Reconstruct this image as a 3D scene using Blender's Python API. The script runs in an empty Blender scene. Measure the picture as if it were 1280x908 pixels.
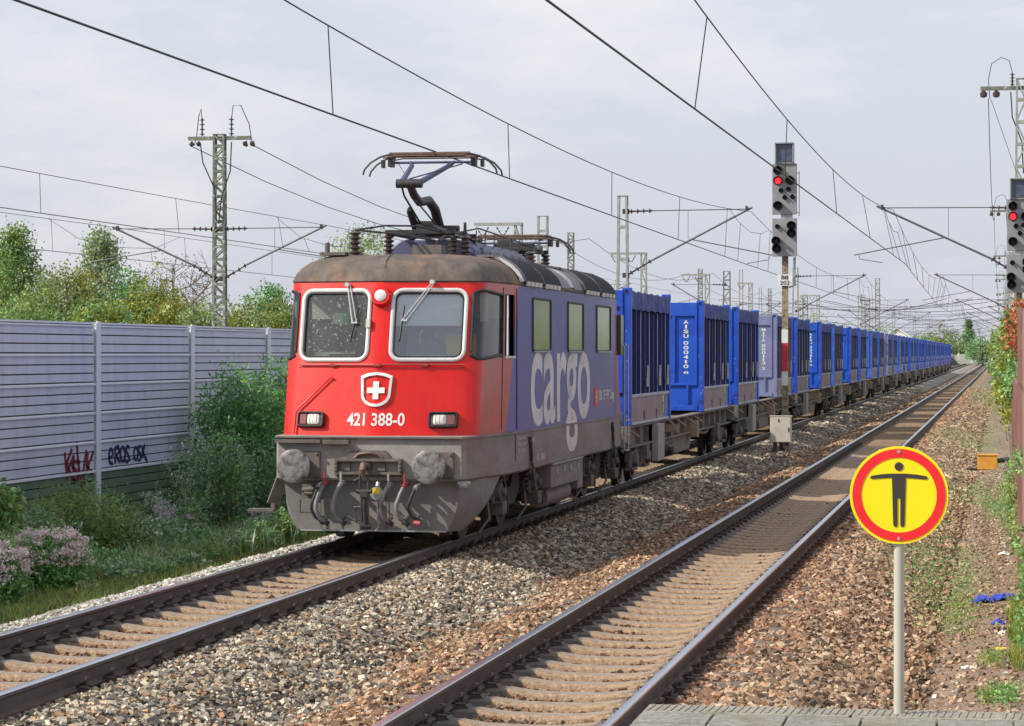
import bpy, math, random
import numpy as np
from mathutils import Vector, Matrix
random.seed(7); RN = np.random.default_rng(11)
R = math.radians
S = bpy.context.scene; COL = S.collection; D = bpy.data

# ------------------------------------------------------------------ camera, sky, sun, exposure
cam = D.cameras.new('camera'); camo = D.objects.new('camera', cam); COL.objects.link(camo)
YAW = R(10.31); cam.sensor_width = 36; cam.lens = 94.5
camo.location = (0, 0, 2.48)
camo.rotation_euler = (R(90-0.205), 0, YAW)
cam.clip_start = 0.5; cam.clip_end = 6000
S.camera = camo
SUN = Vector((-0.70, -0.36, 0.615)).normalized()       # towards the sun
el = math.asin(SUN.z); az = math.atan2(SUN.x, SUN.y)
W = D.worlds.new('World'); S.world = W; W.use_nodes = True
nt = W.node_tree; nt.nodes.clear()
def N(t, ty, **k):
    n = t.nodes.new(ty)
    for a, b in k.items(): setattr(n, a, b)
    return n
out = N(nt, 'ShaderNodeOutputWorld'); bg = N(nt, 'ShaderNodeBackground')
sky = N(nt, 'ShaderNodeTexSky', sky_type='NISHITA', sun_disc=False, sun_elevation=el, sun_rotation=az % (2*math.pi),
        air_density=1.0, dust_density=4.0, ozone_density=1.0)
tc = N(nt, 'ShaderNodeTexCoord'); mp = N(nt, 'ShaderNodeMapping'); mp.inputs['Scale'].default_value = (1, 1, 3.2)
nz = N(nt, 'ShaderNodeTexNoise'); nz.inputs['Scale'].default_value = 5.5; nz.inputs['Detail'].default_value = 7; nz.inputs['Roughness'].default_value = 0.62
cr = N(nt, 'ShaderNodeValToRGB'); cr.color_ramp.elements[0].position = 0.47; cr.color_ramp.elements[1].position = 0.74
cr.color_ramp.elements[0].color = (0, 0, 0, 1); cr.color_ramp.elements[1].color = (1, 1, 1, 1)
veil = N(nt, 'ShaderNodeMixRGB'); veil.inputs[0].default_value = 0.72; veil.inputs[2].default_value = (6.0, 6.27, 7.05, 1)
mx = N(nt, 'ShaderNodeMixRGB'); mx.inputs[2].default_value = (8.1, 7.75, 7.5, 1)
mul = N(nt, 'ShaderNodeMath', operation='MULTIPLY'); mul.inputs[1].default_value = 0.48
L = nt.links.new
L(tc.outputs['Generated'], mp.inputs[0]); L(mp.outputs[0], nz.inputs['Vector']); L(nz.outputs['Fac'], cr.inputs[0])
L(sky.outputs[0], veil.inputs[1]); L(veil.outputs[0], mx.inputs[1]); L(cr.outputs[0], mul.inputs[0]); L(mul.outputs[0], mx.inputs[0])
L(mx.outputs[0], bg.inputs[0]); L(bg.outputs[0], out.inputs[0]); bg.inputs[1].default_value = 0.118
sl = D.lights.new('sun', 'SUN'); sl.energy = 4.2; sl.angle = R(0.55); sl.color = (1, 0.93, 0.82)
so = D.objects.new('sun', sl); COL.objects.link(so); so.rotation_euler = SUN.to_track_quat('Z', 'Y').to_euler(); so.location = SUN*50
S.view_settings.view_transform = 'Standard'; S.view_settings.look = 'None'; S.view_settings.gamma = 1
S.view_settings.use_curve_mapping = False; S.view_settings.exposure = 0.22
S.render.engine = 'CYCLES'; S.cycles.max_bounces = 6; S.cycles.transparent_max_bounces = 12

# ------------------------------------------------------------------ materials
MATS = {}
def mat(name, c, c2=None, scale=4.0, rough=0.7, metal=0.0, bump=0.0, bscale=None, pos=(0.35, 0.65), c3=None, s3=0.6, p3=(0.55, 0.75),
        stretch=(1, 1, 1), attr=None, emit=0, trans=0, detail=6, coat=0, spec=None):
    m = D.materials.new(name); m.use_nodes = True; t = m.node_tree; t.nodes.clear()
    o = N(t, 'ShaderNodeOutputMaterial'); b = N(t, 'ShaderNodeBsdfPrincipled'); L = t.links.new
    b.inputs['Roughness'].default_value = rough; b.inputs['Metallic'].default_value = metal
    if coat: b.inputs['Coat Weight'].default_value = coat; b.inputs['Coat Roughness'].default_value = 0.12
    if spec is not None: b.inputs['Specular IOR Level'].default_value = spec
    tcn = N(t, 'ShaderNodeTexCoord'); mpn = N(t, 'ShaderNodeMapping'); mpn.inputs['Scale'].default_value = stretch
    L(tcn.outputs['Object'], mpn.inputs[0])
    def col(x): return (*x, 1)
    cur = None
    if attr:
        a = N(t, 'ShaderNodeAttribute'); a.attribute_name = attr; cur = a.outputs['Color']
    if c2 is not None:
        n = N(t, 'ShaderNodeTexNoise'); n.inputs['Scale'].default_value = scale; n.inputs['Detail'].default_value = detail; n.inputs['Roughness'].default_value = 0.65
        L(mpn.outputs[0], n.inputs['Vector'])
        r = N(t, 'ShaderNodeValToRGB'); r.color_ramp.elements[0].position = pos[0]; r.color_ramp.elements[1].position = pos[1]
        r.color_ramp.elements[0].color = col(c); r.color_ramp.elements[1].color = col(c2); L(n.outputs['Fac'], r.inputs[0])
        if cur is None: cur = r.outputs[0]
        else:
            mm = N(t, 'ShaderNodeMixRGB', blend_type='MULTIPLY'); mm.inputs[0].default_value = 1; L(cur, mm.inputs[1]); L(r.outputs[0], mm.inputs[2]); cur = mm.outputs[0]
    if c3 is not None:
        n = N(t, 'ShaderNodeTexNoise'); n.inputs['Scale'].default_value = s3; n.inputs['Detail'].default_value = 8; n.inputs['Roughness'].default_value = 0.7
        L(mpn.outputs[0], n.inputs['Vector'])
        r = N(t, 'ShaderNodeValToRGB'); r.color_ramp.elements[0].position = p3[0]; r.color_ramp.elements[1].position = p3[1]
        L(n.outputs['Fac'], r.inputs[0]); mm = N(t, 'ShaderNodeMixRGB'); L(r.outputs[0], mm.inputs[0])
        if cur is not None: L(cur, mm.inputs[1])
        else: mm.inputs[1].default_value = col(c)
        mm.inputs[2].default_value = col(c3); cur = mm.outputs[0]
    if cur is None: b.inputs['Base Color'].default_value = col(c)
    else: L(cur, b.inputs['Base Color'])
    if bump:
        n = N(t, 'ShaderNodeTexNoise'); n.inputs['Scale'].default_value = bscale or scale*4; n.inputs['Detail'].default_value = 6
        L(mpn.outputs[0], n.inputs['Vector']); bp = N(t, 'ShaderNodeBump'); bp.inputs['Strength'].default_value = 1; bp.inputs['Distance'].default_value = bump
        L(n.outputs['Fac'], bp.inputs['Height']); L(bp.outputs[0], b.inputs['Normal'])
    if emit:
        b.inputs['Emission Color'].default_value = col(c); b.inputs['Emission Strength'].default_value = emit
    sh = b.outputs[0]
    if trans:
        tr = N(t, 'ShaderNodeBsdfTranslucent'); ms = N(t, 'ShaderNodeMixShader'); ms.inputs[0].default_value = trans
        if cur is not None: L(cur, tr.inputs[0])
        else: tr.inputs[0].default_value = col(c)
        L(sh, ms.inputs[1]); L(tr.outputs[0], ms.inputs[2]); sh = ms.outputs[0]
    L(sh, o.inputs[0]); MATS[name] = m; return m
def glassmat(name, tint=(0.55, 0.6, 0.6), fac=0.35, rough=0.03, dirt=0.0, floor=0.0):
    m = D.materials.new(name); m.use_nodes = True; t = m.node_tree; t.nodes.clear(); L = t.links.new
    o = N(t, 'ShaderNodeOutputMaterial'); g = N(t, 'ShaderNodeBsdfGlossy'); g.inputs['Roughness'].default_value = rough; g.inputs[0].default_value = (.9, .93, .95, 1)
    tr = N(t, 'ShaderNodeBsdfTransparent'); tr.inputs[0].default_value = (*tint, 1)
    fr = N(t, 'ShaderNodeLayerWeight'); fr.inputs[0].default_value = fac; mm = N(t, 'ShaderNodeMath', operation='MAXIMUM'); mm.inputs[1].default_value = floor; L(fr.outputs['Fresnel'], mm.inputs[0])
    ms = N(t, 'ShaderNodeMixShader'); L(mm.outputs[0], ms.inputs[0]); L(tr.outputs[0], ms.inputs[1]); L(g.outputs[0], ms.inputs[2]); sh = ms.outputs[0]
    if dirt:
        df = N(t, 'ShaderNodeBsdfDiffuse'); df.inputs[0].default_value = (.6, .6, .57, 1)
        tcn = N(t, 'ShaderNodeTexCoord'); n = N(t, 'ShaderNodeTexNoise'); n.inputs['Scale'].default_value = 28; n.inputs['Detail'].default_value = 3; L(tcn.outputs['Object'], n.inputs['Vector'])
        r = N(t, 'ShaderNodeValToRGB'); r.color_ramp.elements[0].position = 0.60; r.color_ramp.elements[1].position = 0.68
        r.color_ramp.elements[0].color = (dirt*.12, dirt*.12, dirt*.12, 1); r.color_ramp.elements[1].color = (dirt, dirt, dirt, 1)
        m2 = N(t, 'ShaderNodeMixShader'); L(n.outputs['Fac'], r.inputs[0]); L(r.outputs[0], m2.inputs[0]); L(sh, m2.inputs[1]); L(df.outputs[0], m2.inputs[2]); sh = m2.outputs[0]
    L(sh, o.inputs[0]); MATS[name] = m; return m

# ------------------------------------------------------------------ mesh builder
class MB:
    def __init__(s): s.v = []; s.f = []; s.m = []
    def add(s, vs, fs, m=0):
        o = len(s.v); s.v += [tuple(p) for p in vs]
        for f in fs: s.f.append(tuple(i+o for i in f)); s.m.append(m)
        return s
    def box(s, x0, x1, y0, y1, z0, z1, m=0):
        v = [(x, y, z) for z in (z0, z1) for y in (y0, y1) for x in (x0, x1)]
        return s.add(v, [(0, 2, 3, 1), (4, 5, 7, 6), (0, 1, 5, 4), (2, 6, 7, 3), (0, 4, 6, 2), (1, 3, 7, 5)], m)
    def obox(s, c, u, v, w, m=0):      # centre and three half-vectors
        c, u, v, w = map(Vector, (c, u, v, w))
        p = [c+a*u+b*v+d*w for d in (-1, 1) for b in (-1, 1) for a in (-1, 1)]
        return s.add(p, [(0, 2, 3, 1), (4, 5, 7, 6), (0, 1, 5, 4), (2, 6, 7, 3), (0, 4, 6, 2), (1, 3, 7, 5)], m)
    def bar(s, a, b, w, h=None, m=0, up=(0, 0, 1)):   # rectangular bar a->b
        a, b = Vector(a), Vector(b); d = (b-a); l = d.length; d = d/l; up = Vector(up)
        if abs(d.dot(up)) > .98: up = Vector((0, 1, 0))
        x = d.cross(up).normalized(); z = x.cross(d); h = h or w
        return s.obox((a+b)/2, x*w/2, d*l/2, z*h/2, m)
    def tube(s, pts, r, n=8, m=0, caps=True):
        pts = [Vector(p) for p in pts]; rr = r if isinstance(r, (list, tuple)) else [r]*len(pts)
        rings = []; prev = None
        for i, p in enumerate(pts):
            d = (pts[min(i+1, len(pts)-1)]-pts[max(i-1, 0)]).normalized()
            up = Vector((0, 0, 1)) if abs(d.z) < .95 else Vector((0, 1, 0))
            x = prev - d*prev.dot(d) if prev is not None else d.cross(up)
            if x.length < 1e-6: x = d.cross(up)
            x.normalize(); prev = x; y = d.cross(x)
            rings.append([p + (x*math.cos(a)+y*math.sin(a))*rr[i] for a in (2*math.pi*k/n for k in range(n))])
        return s.loft(rings, m, caps)
    def loft(s, rings, m=0, caps=False, closed=True, skip=None):
        n = len(rings[0]); vs = [p for r_ in rings for p in r_]; fs = []
        for j in range(len(rings)-1):
            for k in range(n if closed else n-1):
                if skip and skip(j, k): continue
                a, b = j*n+k, j*n+(k+1) % n; fs.append((a, b, b+n, a+n))
        if caps: fs.append(tuple(range(n))[::-1]); fs.append(tuple((len(rings)-1)*n+k for k in range(n)))
        return s.add(vs, fs, m)
    def cyl(s, a, b, r, r2=None, n=16, m=0, caps=True): return s.tube([a, b], [r, r if r2 is None else r2], n, m, caps)
    def poly(s, pts, off, m=0):        # flat polygon extruded along vector off
        n = len(pts); off = Vector(off); p = [Vector(q) for q in pts]; q = [a+off for a in p]
        s.add(p+q, [tuple(range(n)), tuple(range(2*n-1, n-1, -1))]+[(k, n+k, n+(k+1) % n, (k+1) % n) for k in range(n)], m)
        return s
    def lathe(s, prof, c=(0, 0, 0), n=16, m=0, axis='z'):   # prof [(r,h)]
        rings = []
        for r_, h in prof:
            ring = []
            for k in range(n):
                a = 2*math.pi*k/n; x, y = r_*math.cos(a), r_*math.sin(a)
                p = (x, y, h) if axis == 'z' else ((x, h, y) if axis == 'y' else (h, x, y))
                ring.append((p[0]+c[0], p[1]+c[1], p[2]+c[2]))
            rings.append(ring)
        return s.loft(rings, m, True)
    def pieces(s):
        """far-apart pieces of the mesh, as lists of face numbers"""
        n = len(s.v); par = list(range(n))
        def find(i):
            while par[i] != i: par[i] = par[par[i]]; i = par[i]
            return i
        for f in s.f:
            a = find(f[0])
            for q in f[1:]:
                b = find(q)
                if a != b: par[b] = a
        isl = {}
        for k, f in enumerate(s.f): isl.setdefault(find(f[0]), []).append(k)
        if len(isl) == 1 or len(isl) > 400: return [list(range(len(s.f)))]
        V = np.array([tuple(p) for p in s.v]); L_ = list(isl.values()); lo = []; hi = []
        for fs in L_:
            idx = sorted({q for k in fs for q in s.f[k]}); lo.append(V[idx].min(0)); hi.append(V[idx].max(0))
        lo, hi = np.array(lo), np.array(hi); size = (hi-lo).max(1)
        gap = np.maximum(0, np.maximum(lo[:, None]-hi[None], lo[None]-hi[:, None])); near = np.sqrt((gap**2).sum(2)) <= np.maximum(.02, .5*np.maximum(size[:, None], size[None]))
        m = len(L_); seen = [-1]*m; c = 0
        for i in range(m):
            if seen[i] >= 0: continue
            st = [i]; seen[i] = c
            while st:
                a = st.pop()
                for b in np.nonzero(near[a])[0]:
                    if seen[b] < 0: seen[b] = c; st.append(b)
            c += 1
        out_ = [[] for _ in range(c)]
        for i in range(m): out_[seen[i]] += L_[i]
        return out_
    def build(s, name, mats, parent=None, smooth=False, bevel=0, loc=None, split=True):
        pc = s.pieces() if split else [0]
        if len(pc) > 1:
            s.last = []
            for fs in pc:
                idx = sorted({q for k in fs for q in s.f[k]}); mp_ = {q: i for i, q in enumerate(idx)}
                b = MB(); b.v = [s.v[q] for q in idx]; b.f = [tuple(mp_[q] for q in s.f[k]) for k in fs]; b.m = [s.m[k] for k in fs]
                s.last.append(b.build(name, mats, parent, smooth, bevel, loc, False))
            return s.last[0]
        me = D.meshes.new(name); me.from_pydata(s.v, [], s.f)
        if not isinstance(mats, (list, tuple)): mats = [mats]
        for q in mats: me.materials.append(MATS[q] if isinstance(q, str) else q)
        if len(mats) > 1: me.polygons.foreach_set('material_index', s.m)
        import bmesh
        bm = bmesh.new(); bm.from_mesh(me); bmesh.ops.recalc_face_normals(bm, faces=bm.faces); bm.to_mesh(me); bm.free()
        if smooth:
            me.polygons.foreach_set('use_smooth', [True]*len(me.polygons)); me.set_sharp_from_angle(angle=R(38))
        o = D.objects.new(name, me); COL.objects.link(o)
        if parent: o.parent = parent
        if loc: o.location = loc
        if bevel:
            b = o.modifiers.new('bevel', 'BEVEL'); b.width = bevel; b.segments = 2; b.limit_method = 'ANGLE'
        s.last = [o]
        return o
def tag(o, label=None, cat=None, group=None, kind=None):
    if label: o['label'] = label
    if cat: o['category'] = cat
    if group: o['group'] = group
    if kind: o['kind'] = kind
    return o
def empty(name, loc=(0, 0, 0), rz=0):
    o = D.objects.new(name, None); COL.objects.link(o); o.location = loc; o.rotation_euler = (0, 0, rz); o.empty_display_size = .3; return o
KIDS = {}
def kids(o):
    return [c for c in COL.objects if c.parent == o]
def copy_tree(o, parent=None, cache=None):
    c = o.copy(); COL.objects.link(c)
    if parent: c.parent = parent
    for ch in (cache[o.name] if cache else kids(o)): copy_tree(ch, c, cache)
    return c
def tree_cache(o):
    d = {}
    def rec(q):
        d[q.name] = kids(q)
        for k in d[q.name]: rec(k)
    rec(o); return d
def npmesh(name, v, f, mats, cols=None, parent=None, fm=None):
    """v (N,3), f (M,k); cols per vertex (N,3)"""
    me = D.meshes.new(name); k = f.shape[1]
    me.vertices.add(len(v)); me.vertices.foreach_set('co', v.astype(np.float32).ravel())
    me.loops.add(f.size); me.loops.foreach_set('vertex_index', f.astype(np.int32).ravel())
    me.polygons.add(len(f)); me.polygons.foreach_set('loop_start', np.arange(0, f.size, k, dtype=np.int32))
    me.update(calc_edges=True); me.shade_flat()
    if not isinstance(mats, (list, tuple)): mats = [mats]
    for q in mats: me.materials.append(MATS[q])
    if fm is not None: me.polygons.foreach_set('material_index', fm.astype(np.int32))
    if cols is not None:
        a = me.color_attributes.new('tone', 'FLOAT_COLOR', 'POINT')
        a.data.foreach_set('color', np.concatenate([cols, np.ones((len(cols), 1))], 1).astype(np.float32).ravel())
    o = D.objects.new(name, me); COL.objects.link(o)
    if parent: o.parent = parent
    return o
def rot_mats(n, rng=RN):
    q = rng.normal(size=(n, 4)); q /= np.linalg.norm(q, axis=1)[:, None]; w, x, y, z = q.T
    return np.stack([1-2*(y*y+z*z), 2*(x*y-z*w), 2*(x*z+y*w), 2*(x*y+z*w), 1-2*(x*x+z*z), 2*(y*z-x*w), 2*(x*z-y*w), 2*(y*z+x*w), 1-2*(x*x+y*y)], 1).reshape(n, 3, 3)
CUBE = np.array([(x, y, z) for z in (-1, 1) for y in (-1, 1) for x in (-1, 1)], float)
CF = np.array([(0, 2, 3, 1), (4, 5, 7, 6), (0, 1, 5, 4), (2, 6, 7, 3), (0, 4, 6, 2), (1, 3, 7, 5)])
def stones(name, P, size, cols, matn, parent=None):
    n = len(P); base = CUBE[None]*RN.uniform(.62, 1.0, (n, 8, 3))*RN.uniform(.38, 1.0, (n, 1, 3))
    V = np.einsum('nij,nkj->nki', rot_mats(n), base)*(size[:, None, None]*.5*1.12)*np.array([1, 1, .85]) + P[:, None, :]
    F = CF[None]+(np.arange(n)*8)[:, None, None]
    return npmesh(name, V.reshape(-1, 3), F.reshape(-1, 4), matn, np.repeat(cols, 8, 0), parent)
def leaf_arrays(P, size, cols, aspect=.5, up=0.0, droop=None):
    n = len(P); M = rot_mats(n)
    a = M[:, :, 0]; a[:, 2] = a[:, 2]*(1-up)+up*np.abs(a[:, 2])+up*.6; a /= np.linalg.norm(a, axis=1)[:, None]
    b = np.cross(a, M[:, :, 1]); b /= np.linalg.norm(b, axis=1)[:, None]+1e-9; c = np.cross(a, b)
    s = size[:, None]
    V = np.stack([P, P+a*s*.5+b*s*aspect*.5+c*s*.08, P+a*s, P+a*s*.5-b*s*aspect*.5+c*s*.08], 1)
    return V.reshape(-1, 3), (np.arange(n)*4)[:, None]+np.arange(4)[None], np.repeat(cols, 4, 0)
def text_geo(body, bold=0.0):
    cu = D.curves.new('t', 'FONT'); cu.body = body; cu.resolution_u = 6; cu.offset = bold
    o = D.objects.new('t', cu); COL.objects.link(o); bpy.context.view_layer.update()
    me = D.meshes.new_from_object(o.evaluated_get(bpy.context.evaluated_depsgraph_get()))
    vs = np.array([v.co[:] for v in me.vertices]); fs = [tuple(p.vertices) for p in me.polygons]
    D.objects.remove(o); D.curves.remove(cu); D.meshes.remove(me)
    return vs, fs
def text_on(mb, body, o, ux, uz, w, h, bold=0.0, m=0, cb=None):
    """text filling w x h from corner o along unit ux / uz"""
    vs, fs = text_geo(body, bold); mn, mxx = vs.min(0), vs.max(0)
    o = Vector(o or (0, 0, 0)); ux = Vector(ux); uz = Vector(uz)
    p = []
    for q in vs:
        a = (q[0]-mn[0])/(mxx[0]-mn[0])*w; b = (q[1]-mn[1])/(mxx[1]-mn[1])*h
        p.append(cb(a, b) if cb else o+ux*a+uz*b)
    mb.add(p, fs, m)
# ------------------------------------------------------------------ material library
mat('soil', (.16, .12, .085), (.27, .21, .15), 1.5, .95, bump=.03, bscale=14, c3=(.05, .075, .025), s3=.35, p3=(.5, .62))
mat('path_soil', (.18, .125, .09), (.34, .25, .185), 5, .95, bump=.03, bscale=30)
mat('ballast_bed', (.05, .04, .03), (.17, .14, .115), 14, .95, bump=.05, bscale=26, detail=8)
mat('far_brown', (.17, .11, .075), (.36, .26, .18), 3.5, .95, bump=.03, bscale=8, detail=12)
mat('far_grey', (.13, .12, .105), (.36, .33, .28), 3.5, .95, bump=.03, bscale=8, detail=12)
mat('stone', (.8, .8, .8), (1.15, 1.15, 1.15), 60, .9, attr='tone')
mat('sleeper_concrete', (.25, .165, .10), (.44, .31, .20), 22, .9, bump=.012, bscale=70, c3=(.14, .09, .06), s3=14, p3=(.52, .66))
mat('sleeper_seat', (.11, .095, .085), (.19, .16, .14), 12, .9, bump=.006, bscale=50, c3=(.26, .17, .11), s3=6, p3=(.55, .7))
mat('sleeper_top', (.20, .16, .125), (.33, .28, .22), 9, .92, c3=(.2, .14, .1), s3=4)
mat('rail_steel', (.085, .075, .072), (.125, .11, .105), 6, .62, metal=.35, bump=.001)
mat('rail_rust', (.085, .06, .048), (.13, .095, .08), 9, .8, metal=.1)
mat('rail_top', (.55, .57, .62), (.72, .74, .78), 3, .22, metal=1, stretch=(30, .4, 1))
mat('clip_steel', (.05, .038, .032), (.10, .07, .055), 20, .6, metal=.3)
mat('concrete', (.30, .29, .26), (.42, .40, .36), 5, .9, bump=.004, bscale=50, c3=(.17, .17, .13), s3=1.1)
mat('paving', (.17, .165, .145), (.33, .32, .28), 34, .95, bump=.007, bscale=120, c3=(.16, .15, .09), s3=2.5, p3=(.5, .7))
mat('ribbed', (.22, .21, .17), (.36, .34, .28), 40, .92, bump=.008, bscale=90, c3=(.13, .12, .08), s3=4)
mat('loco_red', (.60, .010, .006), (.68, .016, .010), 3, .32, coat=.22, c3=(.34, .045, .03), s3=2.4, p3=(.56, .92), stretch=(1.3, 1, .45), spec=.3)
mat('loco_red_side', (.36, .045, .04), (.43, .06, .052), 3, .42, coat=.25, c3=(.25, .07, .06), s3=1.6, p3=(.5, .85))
mat('loco_blue', (.048, .058, .31), (.060, .072, .35), 2.2, .42, coat=.2, c3=(.14, .09, .17), s3=1.0, p3=(.55, .9))
mat('loco_frame', (.25, .24, .22), (.35, .33, .31), 3.5, .8, bump=.002, c3=(.16, .125, .10), s3=1.8, p3=(.48, .7))
mat('loco_sill', (.18, .165, .16), (.27, .24, .23), 2.2, .75, c3=(.20, .135, .115), s3=1.2, p3=(.45, .7), stretch=(1, .5, 1.6))
mat('loco_roof', (.075, .062, .055), (.15, .12, .10), 5, .8, bump=.003, c3=(.36, .17, .075), s3=1.0, p3=(.50, .76), stretch=(1, 1, .6))
mat('roof_metal', (.16, .15, .16), (.24, .22, .24), 4, .55, metal=.4, c3=(.12, .085, .08), s3=2)
mat('louvre', (.012, .012, .016), (.022, .021, .027), 6, .7, spec=.15)
mat('roof_blue', (.07, .08, .17), (.10, .11, .2), 3, .5)
mat('underframe', (.035, .03, .028), (.075, .062, .055), 6, .85, bump=.004)
mat('grime', (.10, .088, .078), (.17, .145, .125), 8, .8, bump=.003)
mat('wheel_steel', (.06, .055, .055), (.11, .10, .10), 5, .55, metal=.5)
mat('dark_metal', (.045, .042, .045), (.085, .075, .075), 10, .55, metal=.3)
mat('panto_dark', (.03, .028, .032), (.055, .048, .05), 9, .5, metal=.2)
mat('panto_blue', (.05, .06, .14), (.08, .085, .17), 9, .5)
mat('carbon', (.11, .06, .045), (.2, .12, .09), 12, .6)
mat('insulator', (.045, .03, .028), (.08, .05, .045), 5, .25, coat=.5)
mat('white_paint', (.70, .70, .68), (.80, .80, .78), 6, .5)
mat('frame_white', (.55, .56, .56), (.66, .67, .66), 6, .4)
mat('rubber', (.018, .018, .02), (.035, .035, .036), 8, .6)
mat('letter_grey', (.58, .57, .60), (.66, .65, .67), 2.5, .55, c3=(.33, .26, .23), s3=1.4, p3=(.5, .8))
mat('chalk', (.5, .48, .46), (.62, .6, .58), 9, .7)
mat('red_dull', (.26, .04, .05), (.34, .06, .07), 9, .6)
mat('red_plain', (.55, .03, .04), (.62, .04, .05), 5, .4)
mat('yellow_plain', (.72, .52, .03), (.8, .6, .05), 5, .5)
mat('cab_dark', (.02, .022, .022), (.05, .05, .048), 5, .7)
mat('cab_beige', (.52, .50, .44), (.60, .58, .52), 3, .8)
mat('cab_grey', (.34, .36, .38), (.42, .44, .46), 2, .8)
mat('blind', (.70, .73, .75), (.78, .8, .82), 1.5, .8)
mat('green_sign', (.03, .42, .13))
mat('lens_clear', (.75, .73, .66), rough=.15, coat=1)
mat('lens_red', (.22, .05, .045), rough=.2, coat=1)
mat('lamp_red_lit', (1, .02, .03), emit=2.2)
glassmat('glass_front', (.72, .78, .76), .25, .02, dirt=.36, floor=.07)
glassmat('glass_right', (.8, .85, .85), .3, .03, dirt=.12, floor=.20)
glassmat('glass_clean', (.62, .68, .68), .35, .02)
mat('window_mirror', (.46, .46, .42), (.54, .54, .48), 6, .07, metal=.85, bump=.0016, bscale=34)
mat('apron_grey', (.16, .155, .15), (.22, .21, .20), 4, .75, bump=.002, c3=(.30, .25, .22), s3=1.3, p3=(.55, .75))
mat('buffer_face', (.07, .066, .064), (.25, .245, .24), 9, .55, metal=.2, bump=.006, bscale=16, pos=(.38, .56))
mat('cont_faded', (.03, .10, .38), (.05, .13, .46), 1.6, .55, c3=(.14, .10, .16), s3=2.2, p3=(.6, .78), bump=.002, bscale=3)
mat('cont_blue', (.010, .075, .48), (.016, .095, .56), 1.6, .45, coat=.15, c3=(.012, .035, .28), s3=1.4, p3=(.52, .7), bump=.002, bscale=3)
mat('cont_slate', (.17, .195, .35), (.22, .24, .40), 1.6, .55, c3=(.13, .14, .26), s3=1.3)
mat('cont_navy', (.010, .013, .075), (.018, .022, .10), 2.5, .95, spec=.05, bump=.006, bscale=7)
mat('cont_rib', (.10, .105, .17), (.16, .16, .22), 3, .8, spec=.1)
mat('cont_edge', (.34, .37, .50), (.46, .48, .58), 5, .6)
mat('tarp', (.035, .05, .24), (.055, .075, .31), 5, .55, bump=.02, bscale=6, c3=(.16, .18, .32), s3=2.5, p3=(.5, .66), stretch=(1, 1, 1.5), spec=.15)
mat('cont_foot', (.25, .19, .21), (.33, .26, .27), 2.5, .7, c3=(.15, .12, .17), s3=1.3)
mat('wagon_grey', (.13, .115, .105), (.21, .185, .165), 3.5, .8, c3=(.20, .13, .09), s3=2, bump=.003)
mat('wagon_light', (.30, .28, .26), (.38, .35, .32), 3.5, .8)
mat('pale_wood', (.26, .19, .13), (.36, .27, .19), 6, .8)
mat('mast_steel', (.27, .29, .26), (.37, .39, .35), 5, .6, metal=.2, c3=(.2, .19, .15), s3=3)
mat('mast_green', (.11, .13, .10), (.18, .20, .16), 5, .65, c3=(.4, .42, .38), s3=6, p3=(.56, .6))
mat('galv', (.33, .35, .35), (.44, .46, .46), 7, .5, metal=.5)
mat('bracket', (.10, .105, .105), (.17, .175, .175), 7, .55, metal=.3)
mat('wire', (.035, .035, .037), rough=.5, metal=.3)
mat('signal_grey', (.22, .225, .23), (.29, .295, .30), 3, .6)
mat('signal_black', (.012, .012, .013), rough=.45)
mat('signal_glass', (.045, .06, .10), (.09, .11, .17), 8, .2)
mat('post_rust', (.26, .19, .09), (.36, .31, .22), 14, .8, c3=(.10, .065, .045), s3=9, p3=(.5, .62))
mat('cabinet', (.50, .46, .38), (.62, .58, .49), 3, .7, c3=(.4, .28, .16), s3=2, p3=(.6, .8))
mat('wall_panel', (.60, .66, .75), (.68, .73, .82), 1.5, .45, c3=(.44, .48, .54), s3=1.2, p3=(.52, .82), stretch=(1, 1.6, .35))
mat('wall_ledge', (.80, .84, .88), (.86, .9, .93), 3, .4)
mat('wall_green', (.11, .19, .11), (.15, .24, .14), 2, .6)
mat('wall_post', (.80, .84, .88), (.86, .9, .93), 3, .4)
mat('dark_gap', (.03, .028, .026), (.10, .085, .07), 5, .9)
mat('graffiti_blue', (.02, .025, .10)); mat('graffiti_red', (.17, .02, .03))
mat('fence_wood', (.24, .13, .11), (.33, .19, .16), 3, .85, stretch=(6, 6, .6), bump=.003, bscale=12)
mat('sign_yellow', (.86, .70, .0), (.9, .74, .0), 3, .45); mat('sign_red', (.80, .012, .018), (.84, .016, .022), 3, .4)
mat('sign_black', (.035, .028, .026)); mat('pole_grey', (.40, .385, .32), (.5, .48, .41), 5, .6, stretch=(1, 1, .3))
mat('leaf', (.8, .8, .8), (1.2, 1.2, 1.2), 1.3, .5, attr='tone', trans=.38)
mat('bark', (.10, .075, .055), (.18, .14, .11), 8, .95, bump=.01)
mat('stem', (.09, .11, .045), (.14, .15, .07), 8, .9)
mat('petal', (.9, .9, .9), (1.1, 1.1, 1.1), 5, .8, attr='tone', trans=.3)
mat('blue_plastic', (.02, .05, .42), (.04, .08, .55), 9, .35)
mat('orange_plastic', (.62, .27, .03), (.72, .36, .06), 9, .5)
mat('paper', (.7, .68, .63), (.8, .78, .74), 9, .8)
mat('building_white', (.74, .74, .72), (.8, .8, .78), .5, .8); mat('roof_tile', (.30, .14, .10), (.36, .18, .13), 2, .8)
mat('pane_dark', (.05, .06, .07), rough=.15)

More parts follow.
